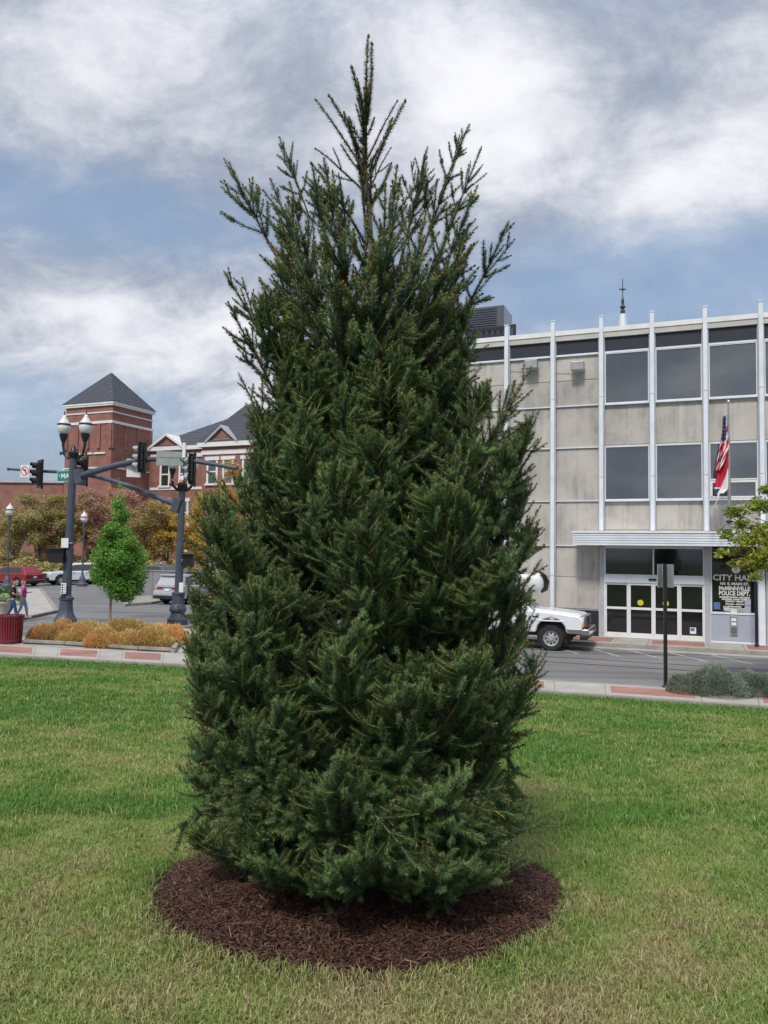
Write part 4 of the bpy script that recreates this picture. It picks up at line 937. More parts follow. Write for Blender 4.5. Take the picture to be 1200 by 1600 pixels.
# ------------------------------------------------------------------ signal and lamp poles
def lampglobe(par, c, s=1.0, m='pole'):
    """acorn globe on its dark cup, with band, cap and finial"""
    b = MB(); b.lathe([(.05*s, -.52*s), (.07*s, -.42*s), (.06*s, -.38*s), (.12*s, -.25*s), (.17*s, -.08*s), (.18*s, .0)], 14, c=c, flute=.08); cup = b.build('lamp_cup', M['black'], par, smooth=30)
    b = MB(); b.lathe([(.15*s, .0), (.22*s, .07*s), (.265*s, .2*s), (.275*s, .29*s), (.26*s, .37*s), (.25*s, .39*s)], 20, c=c); b.build('lamp_globe', M['globe'], cup, smooth=50)
    b = MB(); b.lathe([(.265*s, .36*s), (.28*s, .37*s), (.28*s, .43*s), (.262*s, .44*s)], 20, c=c); b.build('globe_band', M['blackp'], cup)
    b = MB(); b.lathe([(.25*s, .43*s), (.24*s, .48*s), (.17*s, .58*s), (.10*s, .68*s), (.09*s, .72*s), (.075*s, .78*s), (.03*s, .82*s)], 20, c=c); b.build('globe_top', M['globe'], cup, smooth=50)
    b = MB(); b.lathe([(.03*s, .81*s), (.04*s, .86*s), (.015*s, .9*s), (.03*s, .94*s), (.004*s, 1.0*s)], 8, c=c); b.build('finial', M['black'], cup)
def twin(par, z, az, off=.44, s=1.0, rise=.62):
    b = MB(); b.lathe([(.10, z-.35), (.20, z-.20), (.22, z-.02), (.12, z+.08), (.10, z+.18), (.02, z+.32)], 12); dx_, dy_ = math.cos(az), math.sin(az)
    for f in (-1, 1):
        e = Vector((dx_*off*f, dy_*off*f, z+rise-.5))
        b.tube([(0, 0, z-.22), (e.x*.45, e.y*.45, z-.26), (e.x*.85, e.y*.85, z-.10), (e.x*1.0, e.y*1.0, e.z)], [.07, .06, .055, .05], 8)
        b.tube([(e.x*1.0, e.y*1.0, z-.02), (e.x*1.2, e.y*1.2, z-.08), (e.x*1.22, e.y*1.22, z+.03)], [.045, .05, .03], 6)
    br = b.build('lamp_bracket', M['black'], par, smooth=40)
    for f in (-1, 1): lampglobe(par, (dx_*off*f, dy_*off*f, z+rise), s)
def fluted(par, z0, z1_, r0, r1):
    b = MB(); b.lathe([(r0, z0), (lerp(r0, r1, .5), (z0+z1_)/2), (r1, z1_)], 28, flute=.07); b.build('shaft', M['pole'], par)
def cam_az(p): return math.atan2(-p.y, -p.x)
def signal(p, faz, lab, hood=True, plate=True, back=False, brk=True):
    """three section head facing azimuth faz; origin at the middle"""
    t = thing('traffic_signal', lab, 'traffic signal', p, faz+math.pi/2, 'traffic signals on the mast arms')   # local -Y is the face
    if plate:
        b = MB(); b.box((-.29, .02, -.62), (.29, .05, .62)); b.build('backplate', M['black'], t)
    b = MB()
    for k in (-1, 0, 1): b.box((-.17, -.09, k*.34-.165), (.17, .13, k*.34+.165))
    b.build('housing', M['blackp'], t, bevel=.03)
    for k in (-1, 0, 1):
        b = MB(); b.lathe([(0, 0), (.14, 0), (.14, -.012), (.0, -.02)], 14, c=(0, -.10, k*.34), axis='Y'); lo = b.build('signal_lens', M['carglass'], t)
        b = MB(); n = 14; vs_, fs = [], []
        for i in range(n+1):
            q = R_(-40+260*i/n)
            for rr0, yy in ((.155, -.10), (.155, -.34 if 60 < -40+260*i/n < 120 or True else -.2), (.145, -.34), (.145, -.10)): vs_.append((rr0*math.cos(q), yy+(.1 if math.sin(q) < .2 and yy < -.2 else 0), k*.34+rr0*math.sin(q)))
        for i in range(n):
            for j in range(4): fs.append((i*4+j, i*4+(j+1) % 4, (i+1)*4+(j+1) % 4, (i+1)*4+j))
        b.add(vs_, fs); b.build('visor', M['steel'] if back else M['blackp'], t)
    if brk:
        b = MB(); b.box((-.03, .13, -.66), (.03, .19, .66)); b.box((-.05, .05, .55), (.05, .19, .62)); b.box((-.05, .05, -.62), (.05, .19, -.55)); b.build('bracket', M['blackp'], t)
    return t
def pbase(par, prof, m='pole'):
    b = MB(); b.lathe(prof, 24, flute=.03); b.build('base', M['pole'], par, smooth=25)
# pole 1
p1 = G(102, 972, z1); d1 = p1.y
t1 = thing('signal_pole', 'tall fluted slate blue signal pole, the left one, with two white globe lamps on top', 'signal pole', p1)
zz1 = lambda v, u=112: AT(u, v, d1).z-z1
pbase(t1, [(.46, 0), (.46, .10), (.40, .2), (.31, .38), (.27, .62), (.26, .92), (.30, .95), (.30, 1.03), (.24, 1.06), (.20, 1.12)])
fluted(t1, 1.1, zz1(716), .185, .145)
tw_az = math.atan2((Vector((-p1.y, p1.x, 0))).y, -p1.y)
twin(t1, zz1(712)+.15, R_(-16), .54, 1.0, .78)
lean1 = AT(115, 716, d1).x-p1.x
t1.rotation_euler = (0, lean1/zz1(716)*.9, 0)
t2_ = G(277, 976, z1); d2 = t2_.y
tp2 = thing('signal_pole', 'shorter fluted slate blue signal pole, the right one, next to the spruce', 'signal pole', t2_)
zz2 = lambda v, u=284: AT(u, v, d2).z-z1
pbase(tp2, [(.42, 0), (.42, .24), (.36, .28), (.30, .42), (.28, .50), (.34, .56), (.36, .64), (.33, .74), (.26, .86), (.25, 1.22), (.28, 1.25), (.28, 1.32), (.20, 1.36)])
b = MB(); b.lathe([(.72, -.12), (.72, .0), (.1, .004)], 24); b.build('footing', M['kerb'], tp2)
fluted(tp2, 1.3, zz2(766), .17, .13); twin(tp2, zz2(762)+.15, R_(12), .42, .8, .62)
tp2.rotation_euler = (0, (AT(285, 766, d2).x-t2_.x)/zz2(766)*.9, 0)
# mast arms: each is part of its pole
def arm(par, pp, pts, r0, r1, name='mast_arm'):
    inv = (Matrix.Translation(pp) @ Euler(par.rotation_euler).to_matrix().to_4x4()).inverted()
    P_ = [inv @ q for q in pts]
    fine_ = []
    for i in range(len(P_)-1):
        a = P_[max(i-1, 0)]; b0 = P_[i]; c = P_[i+1]; d = P_[min(i+2, len(P_)-1)]
        for k in range(6):
            t = k/6; fine_.append(.5*((2*b0)+(c-a)*t+(2*a-5*b0+4*c-d)*t*t+(3*b0-a-3*c+d)*t**3))
    fine_.append(P_[-1]); n = len(fine_)
    m = MB(); m.tube(fine_, [lerp(r0, r1, i/(n-1)) for i in range(n)], 10); m.tube([fine_[-1], fine_[-1]+(fine_[-1]-fine_[-2]).normalized()*.1], r1*1.25, 10); o = m.build(name, M['pole'], par, smooth=50)
    g = MB(); v = (fine_[1]-fine_[0]).normalized(); g.cbox((0, 0, 0), (.36, .34, .62)); o2 = g.build('arm_flange', M['pole'], par, bevel=.02); o2.location = fine_[0]-v*.02; o2.rotation_euler = (0, -math.asin(v.z)*(1 if v.x > 0 else -1), math.atan2(v.y, v.x) if v.x > 0 else math.atan2(-v.y, -v.x)); return P_
a1 = [AT(124, 745, d1), AT(160, 733, d1-.3), AT(205, 722, d1-.6), AT(240, 717.5, d1-.9), AT(290, 719, d1-1.4), AT(367, 731, d1-2)]
arm(t1, p1, a1, .15, .075)
a2 = [AT(277, 789, d2), AT(240, 775, d2+.4), AT(200, 759, d2+.9), AT(150, 745, d2+1.5), AT(100, 738, d2+2), AT(60, 736, d2+2.4), AT(15, 733, d2+2.9)]
arm(tp2, t2_, a2, .13, .055)
s1 = AT(134, 737, d2+1.3); signal(s1-Vector((.0, .25, 0)), R_(-100)+R_(-38), 'black signal head just right of the tall pole, visors towards the left', True)
s2 = AT(63.5, 741, d2+2.1); signal(s2-Vector((0, .2, 0)), R_(-100)+R_(-38), 'black signal head beside the no left turn sign at the left end of the arm')
s3 = AT(221, 715, d1-.95); signal(s3, R_(165), 'black signal head seen from behind over the green maple, in front of a white sign', back=True)
s4 = AT(299, 733, d1-1.5); signal(s4, R_(165), 'black signal head seen from behind above the second pole, near the spruce', back=True)
# signs on the arms
def nlt():
    p = AT(41, 736.5, d2+2.45); t = thing('no_left_turn_sign', 'square white sign with a red circle and slash over a left turn arrow', 'traffic sign', p-Vector((0, .12, 0)), R_(-14))
    S_ = .245; b = MB(); b.box((-S_*.95, -.01, -S_*1.1), (S_*.95, .01, S_*1.1)); b.build('plate', M['signw'], t)
    b = MB(); n = 28; vs_, fs = [], []
    for i in range(n):
        q = 2*math.pi*i/n
        for r in (S_*.86, S_*.70): vs_ += [(r*math.cos(q), -.016, r*math.sin(q))]
    for i in range(n): fs.append((2*i, 2*i+1, (2*i+3) % (2*n), (2*i+2) % (2*n)))
    b.add(vs_, fs); u = S_*.09; q = R_(-45); c_, s_2 = math.cos(q), math.sin(q)
    b.add([(c_*x-s_2*z, -.018, s_2*x+c_*z) for x, z in ((-S_*.74, -u), (S_*.74, -u), (S_*.74, u), (-S_*.74, u))], [(0, 1, 2, 3)]); b.build('red_circle', M['signred'], t)
    b = MB(); y = -.0135; k = S_
    b.add([(x*k, y, z*k) for x, z in ((.12, -.5), (.30, -.5), (.30, .14), (.12, .14))]+[(x*k, y, z*k) for x, z in ((-.14, .14), (.30, .14), (.30, .32), (-.14, .32))]+[(x*k, y, z*k) for x, z in ((-.14, .0), (-.14, .48), (-.46, .23))], [(0, 1, 2, 3), (4, 5, 6, 7), (8, 10, 9)]); b.build('arrow', M['black'], t)
nlt()
gp = AT(101, 744, d2+2.0); t = thing('street_name_sign', 'green street name sign with white letters partly behind the tall pole', 'street sign', gp+Vector((.15, -.12, 0)), R_(-16))
b = MB(); b.box((-.50, -.012, -.24), (.78, .012, .24)); b.build('plate', M['signw'], t); b = MB(); b.box((-.48, -.018, -.22), (.76, -.013, .22)); b.build('green_face', M['green'], t)
o = text_mesh('lettering', 'MAIN ST', .30, M['signw'], t, .006); o.location = (.28, -.022, -.10); o.rotation_euler = (math.pi/2, 0, 0)
o = text_mesh('lettering', 'E', .13, M['signw'], t, .003); o.location = (-.36, -.022, -.02); o.rotation_euler = (math.pi/2, 0, 0)
p = AT(206, 725, d1-.7); t = thing('signal_sign', 'white sign plate behind the curved arm, left of the rear facing signal head', 'sign', p+Vector((0, .25, -.1)), R_(12)); b = MB(); b.box((-.28, -.01, -.42), (.28, .01, .34)); b.build('plate', M['signw'], t); b = MB(); b.box((-.03, -.1, -.1), (.03, -.011, .02)); b.build('clamp', M['steel'], t)
p = AT(270, 715.5, d1-1.3); t = thing('street_name_sign', 'long grey street name plate seen from its back on the curved arm', 'street sign', p+Vector((0, -.12, .0)), R_(3)); b = MB(); b.box((-.62, -.012, -.33), (.62, .012, .24)); b.build('plate', M['signback'], t, bevel=.004); b = MB(); b.box((-.5, -.03, .0), (.5, -.013, .04)); b.build('rail', M['steel'], t)
p = AT(289, 712, d1-1.4); t = thing('signal_camera', 'small white sensor box with amber lens on the curved arm', 'traffic camera', p+Vector((0, -.15, 0)), 0); b = MB(); b.box((-.06, -.05, -.1), (.06, .05, .5)); b.build('mount', M['signw'], t); b = MB(); b.box((-.14, -.12, -1.02), (.04, .1, -.86)); b.build('housing', M['signw'], t, bevel=.02); b = MB(); b.box((-.02, -.02, -.86), (.02, .02, -.1)); b.build('stem', M['blackp'], t); b = MB(); b.box((-.13, -.13, -1.1), (-.0, -.02, -1.022)); b.build('amber_eye', M['amber'], t)
def boxon(u, v, d, name, lab, cat, parts):
    p = AT(u, v, d); t = thing(name, lab, cat, p)
    for nm, lo, hi, m_ in parts: b = MB(); b.box(lo, hi); b.build(nm, M[m_], t, bevel=.01)
    return t
boxon(94, 868, d1-.1, 'pedestrian_signal', 'black pedestrian signal box on the left side of the tall pole', 'pedestrian signal', (('housing', (-.36, -.3, -.30), (.24, .05, .30), 'black'), ('hood', (-.36, -.42, .26), (.24, -.3, .32), 'blackp'), ('bracket', (.2, -.05, -.05), (.35, .0, .05), 'steel')))
boxon(101.5, 848.5, d1-.22, 'pole_notice', 'small white plate on the tall pole just above the pedestrian signal', 'sign', (('plate', (-.15, -.02, -.2), (.15, .0, .2), 'signw'), ('strap', (-.02, .0, -.02), (.32, .03, .02), 'steel')))
bt_ = boxon(99.5, 919.5, d1-.24, 'push_button_sign', 'white crossing instruction sign low on the tall pole', 'sign', (('plate', (-.11, -.02, -.22), (.11, .0, .22), 'signw'), ('button_box', (-.08, -.06, -.42), (.08, .04, -.26), 'blackp')))
for k in range(4): b = MB(); b.box((-.08, -.026, .12-.10*k), (-.01, -.021, .18-.10*k)); b.box((.02, -.026, .14-.10*k), (.09, -.021, .16-.10*k)); b.build('print', M['blackp'], bt_)
boxon(295, 876, d2-.1, 'pedestrian_signal', 'black pedestrian signal box on the right side of the second pole', 'pedestrian signal', (('housing', (-.22, -.2, -.28), (.22, .1, .28), 'black'), ('hood', (-.22, -.3, .24), (.22, -.2, .30), 'blackp'), ('bracket', (-.3, -.03, -.05), (-.2, .02, .05), 'steel')))
boxon(283.5, 918, d2-.22, 'pole_notice', 'small white plate low on the second pole', 'sign', (('plate', (-.10, -.02, -.2), (.08, .0, .2), 'signw'), ('button', (-.05, -.05, -.34), (.05, .02, -.24), 'blackp')))
# small globe street lamps in the distance
for u, v, d, lab in ((13, 794, 60, 'small white globe street lamp at the far left in front of the olive tree'), (130, 805, 64, 'small white globe street lamp right of the tall signal pole, before the reddish tree')):
    g0 = AT(u, 860, d); g0.z = 0; H = AT(u, v+10, d).z; t = thing('street_lamp', lab, 'street lamp', g0, 0, 'small globe street lamps')
    b = MB(); b.lathe([(.42, 0), (.42, .2), (.30, .35), (.22, .7), (.10, .95), (.075, 1.2), (.06, H-.5), (.10, H-.4), (.13, H-.05)], 12); b.build('pole', M['pole'], t)
    b = MB(); b.lathe([(.14, H-.05), (.28, H+.12), (.30, H+.35)], 14); b.build('globe', M['globe'], t); b = MB(); b.lathe([(.32, H+.35), (.32, H+.42)], 14); b.build('band', M['blackp'], t); b = MB(); b.lathe([(.29, H+.42), (.22, H+.6), (.08, H+.75), (.02, H+.9)], 14); b.build('globe_top', M['globe'], t)

# ------------------------------------------------------------------ vehicles
def arch(cx, r, z0, n=7): return [(cx+r*math.cos(math.pi*(1-i/(n-1))), z0+r*math.sin(math.pi*(1-i/(n-1)))) for i in range(n)]
def vehicle(name, lab, cat, loc, rz, L_, W, paint, low, gh, roofin, wheels, wr, wz_, side_win, fr_win, re_win, trim=True, tail=None, rimm='rim', belt=.0):
    """+X is forward; low: lower body profile above the sill, gh: greenhouse profile"""
    t = thing(name, lab, cat, loc, rz); h = W/2
    bot = [(-L_/2+.12, wz_)]
    for wx in sorted(wheels): bot += arch(wx, wr*1.22, wz_ if wz_ > wr*.8 else wr*.8)
    bot += [(L_/2-.12, wz_)]
    prof = bot+low[::-1] if low[0][0] < low[-1][0] else bot+low
    n = len(prof); b = MB(); ys = (-h, -h+.001, h)
    b.add([(x, -h, z) for x, z in prof]+[(x, h, z) for x, z in prof], [tuple(range(n)), tuple(range(2*n-1, n-1, -1))]+[(i, n+i, n+(i+1) % n, (i+1) % n) for i in range(n)])
    bo = b.build('body', M[paint], t, bevel=.05, seg=3, smooth=35)
    zb, zt_ = min(z for _, z in gh), max(z for _, z in gh)
    def yy(z): return h-.05-roofin*(z-zb)/(zt_-zb)
    m = len(gh); b = MB(); b.add([(x, -yy(z), z) for x, z in gh]+[(x, yy(z), z) for x, z in gh], [tuple(range(m)), tuple(range(2*m-1, m-1, -1))]+[(i, m+i, m+(i+1) % m, (i+1) % m) for i in range(m)])
    b.build('cabin', M[paint], t, bevel=.05, seg=3, smooth=35)
    for k, w_ in enumerate(side_win):
        for s in (-1, 1):
            b = MB(); o1 = .012; mm = len(w_); b.add([(x, s*(yy(z)+o1), z) for x, z in w_]+[(x, s*(yy(z)-.03), z) for x, z in w_], [tuple(range(mm)), tuple(range(2*mm-1, mm-1, -1))]+[(i, mm+i, mm+(i+1) % mm, (i+1) % mm) for i in range(mm)]); b.build('side_window', M['carglass'], t)
    for nm, w_, m_, sg in (('windscreen', fr_win, 'windshield' if name == 'pickup_truck' else 'carglass', 1), ('rear_window', re_win, 'carglass', -1)):
        if not w_: continue
        (xa, za), (xb, zb2) = w_; b = MB(); ins = .10; q = []
        dn = Vector((zb2-za, 0, -(xb-xa))).normalized()*sg*(1 if (zb2-za) > 0 else -1)
        for (x, z) in ((xa, za), (xb, zb2)):
            for s in (-1, 1): q.append(Vector((x, s*(yy(z)-ins), z)))
        P_ = [q[0], q[1], q[3], q[2]]; dn = Vector((abs(dn.x)*sg, 0, abs(dn.z)))
        b.add([p_+dn*.012 for p_ in P_]+[p_-dn*.02 for p_ in P_], [(0, 1, 2, 3), (7, 6, 5, 4)]+[(i, 4+i, 4+(i+1) % 4, (i+1) % 4) for i in range(4)]); b.build(nm, M[m_], t)
    for wx in wheels:
        for s in (-1, 1):
            b = MB(); yc = s*(h-.13); b.lathe([(wr*.62, -.12), (wr*.93, -.125), (wr, -.08), (wr, .08), (wr*.93, .125), (wr*.62, .12)], 26, c=(wx, yc, wr), axis='Y', caps=False); wo_ = b.build('wheel', M['rubber'], t, smooth=40)
            b = MB(); f = s*.085; b.lathe([(0, f+s*.03), (wr*.18, f+s*.03), (wr*.2, f), (wr*.5, f-s*.03), (wr*.6, f+s*.03), (wr*.64, f+s*.035), (wr*.64, 0), (0, 0)], 22, c=(wx, yc, wr), axis='Y'); ro = b.build('rim', M[rimm], wo_, smooth=30)
            b = MB()
            for k in range(8 if rimm == 'rim' else 5):
                a = 2*math.pi*k/(8 if rimm == 'rim' else 5); rr0 = wr*.40; b.lathe([(0, f-s*.0), (wr*.075 if rimm == 'rim' else wr*.10, f-s*.0), (wr*.07, f+s*.006), (0, f+s*.006)], 8, c=(wx+rr0*math.cos(a), yc, wr+rr0*math.sin(a)), axis='Y')
            b.build('rim_holes', M['black'], wo_)
    b = MB(); b.box((-L_/2+.3, -h+.2, wz_-.12), (L_/2-.35, h-.2, wz_+.25)); b.build('underbody', M['rubber'], t)
    # dark liners inside the arches
    for wx in wheels:
        b = MB(); b.box((wx-wr*1.2, -h+.26, wr*.6), (wx+wr*1.2, h-.26, wr*2.15)); b.build('wheel_well', M['rubber'], t)
    return t, h, yy
def pbox(t, nm, lo, hi, m_, bev=.012): b = MB(); b.box(lo, hi); return b.build(nm, M[m_], t, bevel=bev)
# silver car, seen from behind-right
az = math.atan2(math.cos(R_(22)), math.sin(R_(22)))
low = [(2.5, .45), (2.52, .75), (2.4, .95), (1.35, 1.08), (-2.3, 1.12), (-2.5, 1.02), (-2.52, .5)]
gh = [(1.35, 1.05), (.55, 1.62), (.2, 1.72), (-1.9, 1.74), (-2.15, 1.66), (-2.42, 1.08)]
sw = [[(.95, 1.12), (.42, 1.56), (-.15, 1.62), (-.15, 1.12)], [(-.25, 1.12), (-.25, 1.62), (-1.1, 1.62), (-1.1, 1.12)], [(-1.22, 1.12), (-1.22, 1.62), (-1.85, 1.6), (-2.05, 1.14)]]
rl = G(255, 945, 0); c0 = Vector((-12.45, 44.6, 0)); f_ = Vector((math.cos(az), math.sin(az), 0))
t, h, yy = vehicle('silver_car', 'silver sport utility car seen from its rear right, parked by the grey wall', 'car', c0+f_*2.5, az, 5.0, 1.93, 'silver', low, gh, .22, (1.5, -1.5), .37, .34, sw, [(1.3, 1.1), (.6, 1.6)], [(-2.36, 1.16), (-2.14, 1.62)], rimm='chrome')
pbox(t, 'rear_bumper', (-2.62, -.93, .34), (-2.42, .93, .52), 'blackp'); pbox(t, 'bumper_cover', (-2.60, -.94, .52), (-2.44, .94, .74), 'silver', .04)
pbox(t, 'tail_light', (-2.545, -.93, .90), (-2.505, -.32, 1.03), 'redlens'); pbox(t, 'tail_light', (-2.545, .32, .90), (-2.505, .93, 1.03), 'redlens'); pbox(t, 'light_bar', (-2.535, -.32, .985), (-2.505, .32, 1.03), 'redlens'); pbox(t, 'reverse_lamp', (-2.55, .72, .91), (-2.51, .86, 1.0), 'lens')
pbox(t, 'number_plate', (-2.545, -.16, .78), (-2.52, .16, .92), 'signw'); pbox(t, 'spoiler', (-2.3, -.72, 1.66), (-1.95, .72, 1.73), 'silver', .03); pbox(t, 'side_mirror', (.9, -1.08, 1.08), (1.05, -.92, 1.24), 'silver', .03); pbox(t, 'side_mirror', (.9, .92, 1.08), (1.05, 1.08, 1.24), 'silver', .03)
for x in (.55, -.45): pbox(t, 'door_handle', (x, -.985, .96), (x+.2, -.955, .99), 'silver')
for x in (.92, -.2, -1.16): pbox(t, 'door_seam', (x, -.9675, .45), (x+.012, -.9655, 1.08), 'black', 0)
for s in (-1, 1): b = MB(); b.tube([(-1.6, s*.62, 1.74), (-1.5, s*.62, 1.79), (.1, s*.62, 1.78), (.2, s*.62, 1.72)], .018, 6); b.build('roof_rail', M['blackp'], t)
# red car facing left along the street
azl = math.pi-TH
rc = G(47, 918, 0); fl = Vector((math.cos(azl), math.sin(azl), 0)); perp = Vector((-fl.y, fl.x, 0))
low_r = [(2.35, .45), (2.4, .7), (2.2, .88), (1.3, 1.0), (-2.2, 1.06), (-2.38, .95), (-2.4, .45)]
gh_r = [(1.3, .98), (.5, 1.52), (.1, 1.6), (-1.6, 1.6), (-1.85, 1.54), (-2.28, 1.02)]
sw_r = [[(.9, 1.04), (.4, 1.46), (-.15, 1.5), (-.15, 1.04)], [(-.25, 1.04), (-.25, 1.5), (-1.0, 1.5), (-1.0, 1.04)], [(-1.1, 1.04), (-1.1, 1.5), (-1.55, 1.48), (-1.85, 1.06)]]
t, h, yy = vehicle('red_car', 'dark red sport utility car parked at the left edge, tail lights towards the white car', 'car', Vector((-31.3, 64.1, 0))-fl*.75, azl-R_(0), 4.8, 1.9, 'redcar', low_r, gh_r, .24, (1.45, -1.42), .36, .32, sw_r, [(1.25, 1.03), (.52, 1.5)], [(-2.2, 1.08), (-1.84, 1.5)])
pbox(t, 'rear_bumper', (-2.5, -.9, .3), (-2.33, .9, .5), 'blackp'); pbox(t, 'bumper_trim', (-2.47, -.9, .5), (-2.37, .9, .56), 'chrome')
for s in (-1, 1): pbox(t, 'tail_light', (-2.42, s*.62-.3, .82), (-2.3, s*.62+.3, .97), 'redlens', .03); pbox(t, 'side_mirror', (.95, s*.98-.08, 1.02), (1.1, s*.98+.08, 1.16), 'redcar', .03)
pbox(t, 'number_plate', (-2.425, -.17, .68), (-2.40, .17, .82), 'signw'); 
for x in (.5, -.5): pbox(t, 'door_handle', (x, .95, .9), (x+.2, .975, .93), 'chrome')
# white car between red car and pole
wc = AT(118, 900, 67); wc.z = 0; azw = R_(-138)+math.pi*0
low_w = [(2.55, .5), (2.6, .85), (2.45, 1.08), (1.35, 1.16), (-2.4, 1.2), (-2.6, 1.1), (-2.6, .55)]
gh_w = [(1.35, 1.14), (.6, 1.78), (.3, 1.86), (-2.1, 1.87), (-2.3, 1.8), (-2.5, 1.16)]
sw_w = [[(1.0, 1.22), (.5, 1.70), (-.2, 1.75), (-.2, 1.22)], [(-.3, 1.22), (-.3, 1.75), (-1.2, 1.75), (-1.2, 1.22)], [(-1.32, 1.22), (-1.32, 1.75), (-2.05, 1.74), (-2.15, 1.24)]]
t, h, yy = vehicle('white_car', 'large white sport utility car with dark windows parked behind the tall signal pole', 'car', wc, azw, 5.2, 2.0, 'whitecar', low_w, gh_w, .2, (1.55, -1.6), .42, .42, sw_w, [(1.3, 1.2), (.64, 1.74)], [(-2.42, 1.24), (-2.27, 1.76)])
pbox(t, 'front_bumper', (2.5, -.98, .4), (2.68, .98, .65), 'blackp'); pbox(t, 'rear_bumper', (-2.7, -.95, .45), (-2.55, .95, .7), 'blackp'); pbox(t, 'grille', (2.56, -.5, .72), (2.63, .5, 1.0), 'blackp')
for s in (-1, 1): pbox(t, 'headlight', (2.45, s*.78-.2, .82), (2.6, s*.78+.2, 1.0), 'lens', .03); pbox(t, 'side_mirror', (1.0, s*1.05-.1, 1.18), (1.14, s*1.05+.1, 1.36), 'whitecar', .03); pbox(t, 'tail_light', (-2.64, s*.9-.08, .8), (-2.57, s*.9+.08, 1.15), 'redlens', .02)
for x in (.4, -.7): pbox(t, 'door_handle', (x, .995, 1.02), (x+.2, 1.03, 1.06), 'chrome')
pbox(t, 'side_step', (-1.0, .9, .36), (.95, 1.04, .44), 'blackp')
# dark grey pickup behind the wall
gc_ = AT(258, 890, 66); gc_.z = .15
t, h, yy = vehicle('grey_car', 'dark grey car showing its windscreen above the concrete wall, behind the silver car', 'car', gc_, -TH-R_(18), 4.9, 1.9, 'greycar', low_r, gh_r, .2, (1.45, -1.42), .36, .32, sw_r, [(1.25, 1.03), (.52, 1.5)], [(-2.2, 1.08), (-1.84, 1.5)])
for s in (-1, 1): pbox(t, 'side_mirror', (.95, s*1.0-.09, 1.02), (1.1, s*1.0+.09, 1.18), 'silver', .03); pbox(t, 'headlight', (2.2, s*.7-.2, .7), (2.38, s*.7+.2, .84), 'lens', .03)
b = MB(); b.tube([(-1.2, -.6, 1.66), (.2, -.6, 1.64)], .03, 6); b.tube([(-1.2, .6, 1.66), (.2, .6, 1.64)], .03, 6); b.build('roof_rail', M['steel'], t)
gc_ = AT(318, 892, 60); gc_.z = .0
t, h, yy = vehicle('dark_car', 'black car half hidden behind the silver car and the second pole', 'car', gc_, -TH, 4.7, 1.85, 'black', low_r, gh_r, .2, (1.45, -1.42), .35, .3, sw_r, [(1.25, 1.03), (.52, 1.5)], [(-2.2, 1.08), (-1.84, 1.5)])
# white work truck
tw_ = G(861, 1017, 0); e1 = E1; tl_ = tw_+E2*.95     # wheel centre line
low_t = [(2.62, .78), (2.66, 1.06), (2.5, 1.20), (1.55, 1.30), (.75, 1.34), (-2.9, 1.34), (-3.0, 1.30), (-3.0, .62)]
gh_t = [(1.02, 1.30), (.22, 1.88), (-.15, 1.95), (-1.45, 1.95), (-1.6, 1.90), (-1.72, 1.32)]
sw_t = [[(.60, 1.36), (.14, 1.80), (-.78, 1.84), (-.78, 1.32)], [(-.90, 1.32), (-.90, 1.84), (-1.4, 1.82), (-1.5, 1.32)]]
wxf = 1.60; cen = tl_-E1*wxf
t, h, yy = vehicle('pickup_truck', 'white work truck with big steel wheels parked before the stone wall, half behind the spruce', 'truck', cen, -TH, 5.4, 1.98, 'whitecar', low_t, gh_t, .24, (1.60, -1.9), .42, .60, sw_t, [(.98, 1.34), (.26, 1.86)], [(-1.68, 1.36), (-1.6, 1.84)])
# rounded hood crown, grille, bumper, lights
b = MB(); b.add([(2.60, -.86, 1.17), (2.60, .86, 1.17), (1.0, .90, 1.32), (1.0, -.90, 1.32), (2.50, -.62, 1.25), (2.50, .62, 1.25), (1.02, .70, 1.385), (1.02, -.70, 1.385)], [(0, 1, 5, 4), (1, 2, 6, 5), (2, 3, 7, 6), (3, 0, 4, 7), (4, 5, 6, 7), (0, 3, 2, 1)]); b.build('hood', M['whitecar'], t, bevel=.03)
gr = MB(); gr.box((2.62, -.56, .80), (2.72, .56, 1.20)); go = gr.build('grille', M['greycar'], t, bevel=.03)
for z in (.83, .95, 1.07):
    for y0, y1 in ((-.5, -.03), (.03, .5)): q = MB(); q.box((2.715, y0, z), (2.73, y1, z+.085)); q.build('grille_slot', M['black'], go)
q = MB(); q.lathe([(0, 0), (.07, 0), (.07, .012), (0, .014)], 14, c=(2.731, 0, 1.0), axis='X'); q.build('badge', M['blackp'], go)
for s in (-1, 1):
    pbox(t, 'headlight', (2.50, s*.76-.19, .98), (2.68, s*.76+.21*1, 1.16), 'lens', .02); pbox(t, 'turn_signal', (2.48, s*.76-.20, .84), (2.685, s*.76+.225, .975), 'amber', .02)
    pbox(t, 'fender_flare', (1.14, s*.985-.02, .98), (2.06, s*.985+.02, 1.03), 'whitecar', .015)
pbox(t, 'front_bumper', (2.58, -1.0, .56), (2.86, 1.0, .78), 'chrome', .05); pbox(t, 'bumper_valance', (2.54, -.96, .42), (2.80, .96, .56), 'blackp', .03); pbox(t, 'bumper_side', (2.12, -1.0, .60), (2.60, -.93, .78), 'chrome', .03); pbox(t, 'bumper_side', (2.12, .93, .60), (2.60, 1.0, .78), 'chrome', .03)
pbox(t, 'fender_badge', (.98, -1.0, 1.10), (1.18, -.985, 1.15), 'blackp', 0); pbox(t, 'trim_strip', (.56, -1.0, .86), (.86, -.985, .885), 'blackp', 0)
pbox(t, 'door_seam', (.90, -.9915, .66), (.91, -.9895, 1.32), 'blackp', 0); pbox(t, 'door_seam', (-.82, -.9915, .66), (-.81, -.9895, 1.32), 'blackp', 0); pbox(t, 'door_handle', (-.70, -1.01, 1.16), (-.5, -.98, 1.19), 'blackp')
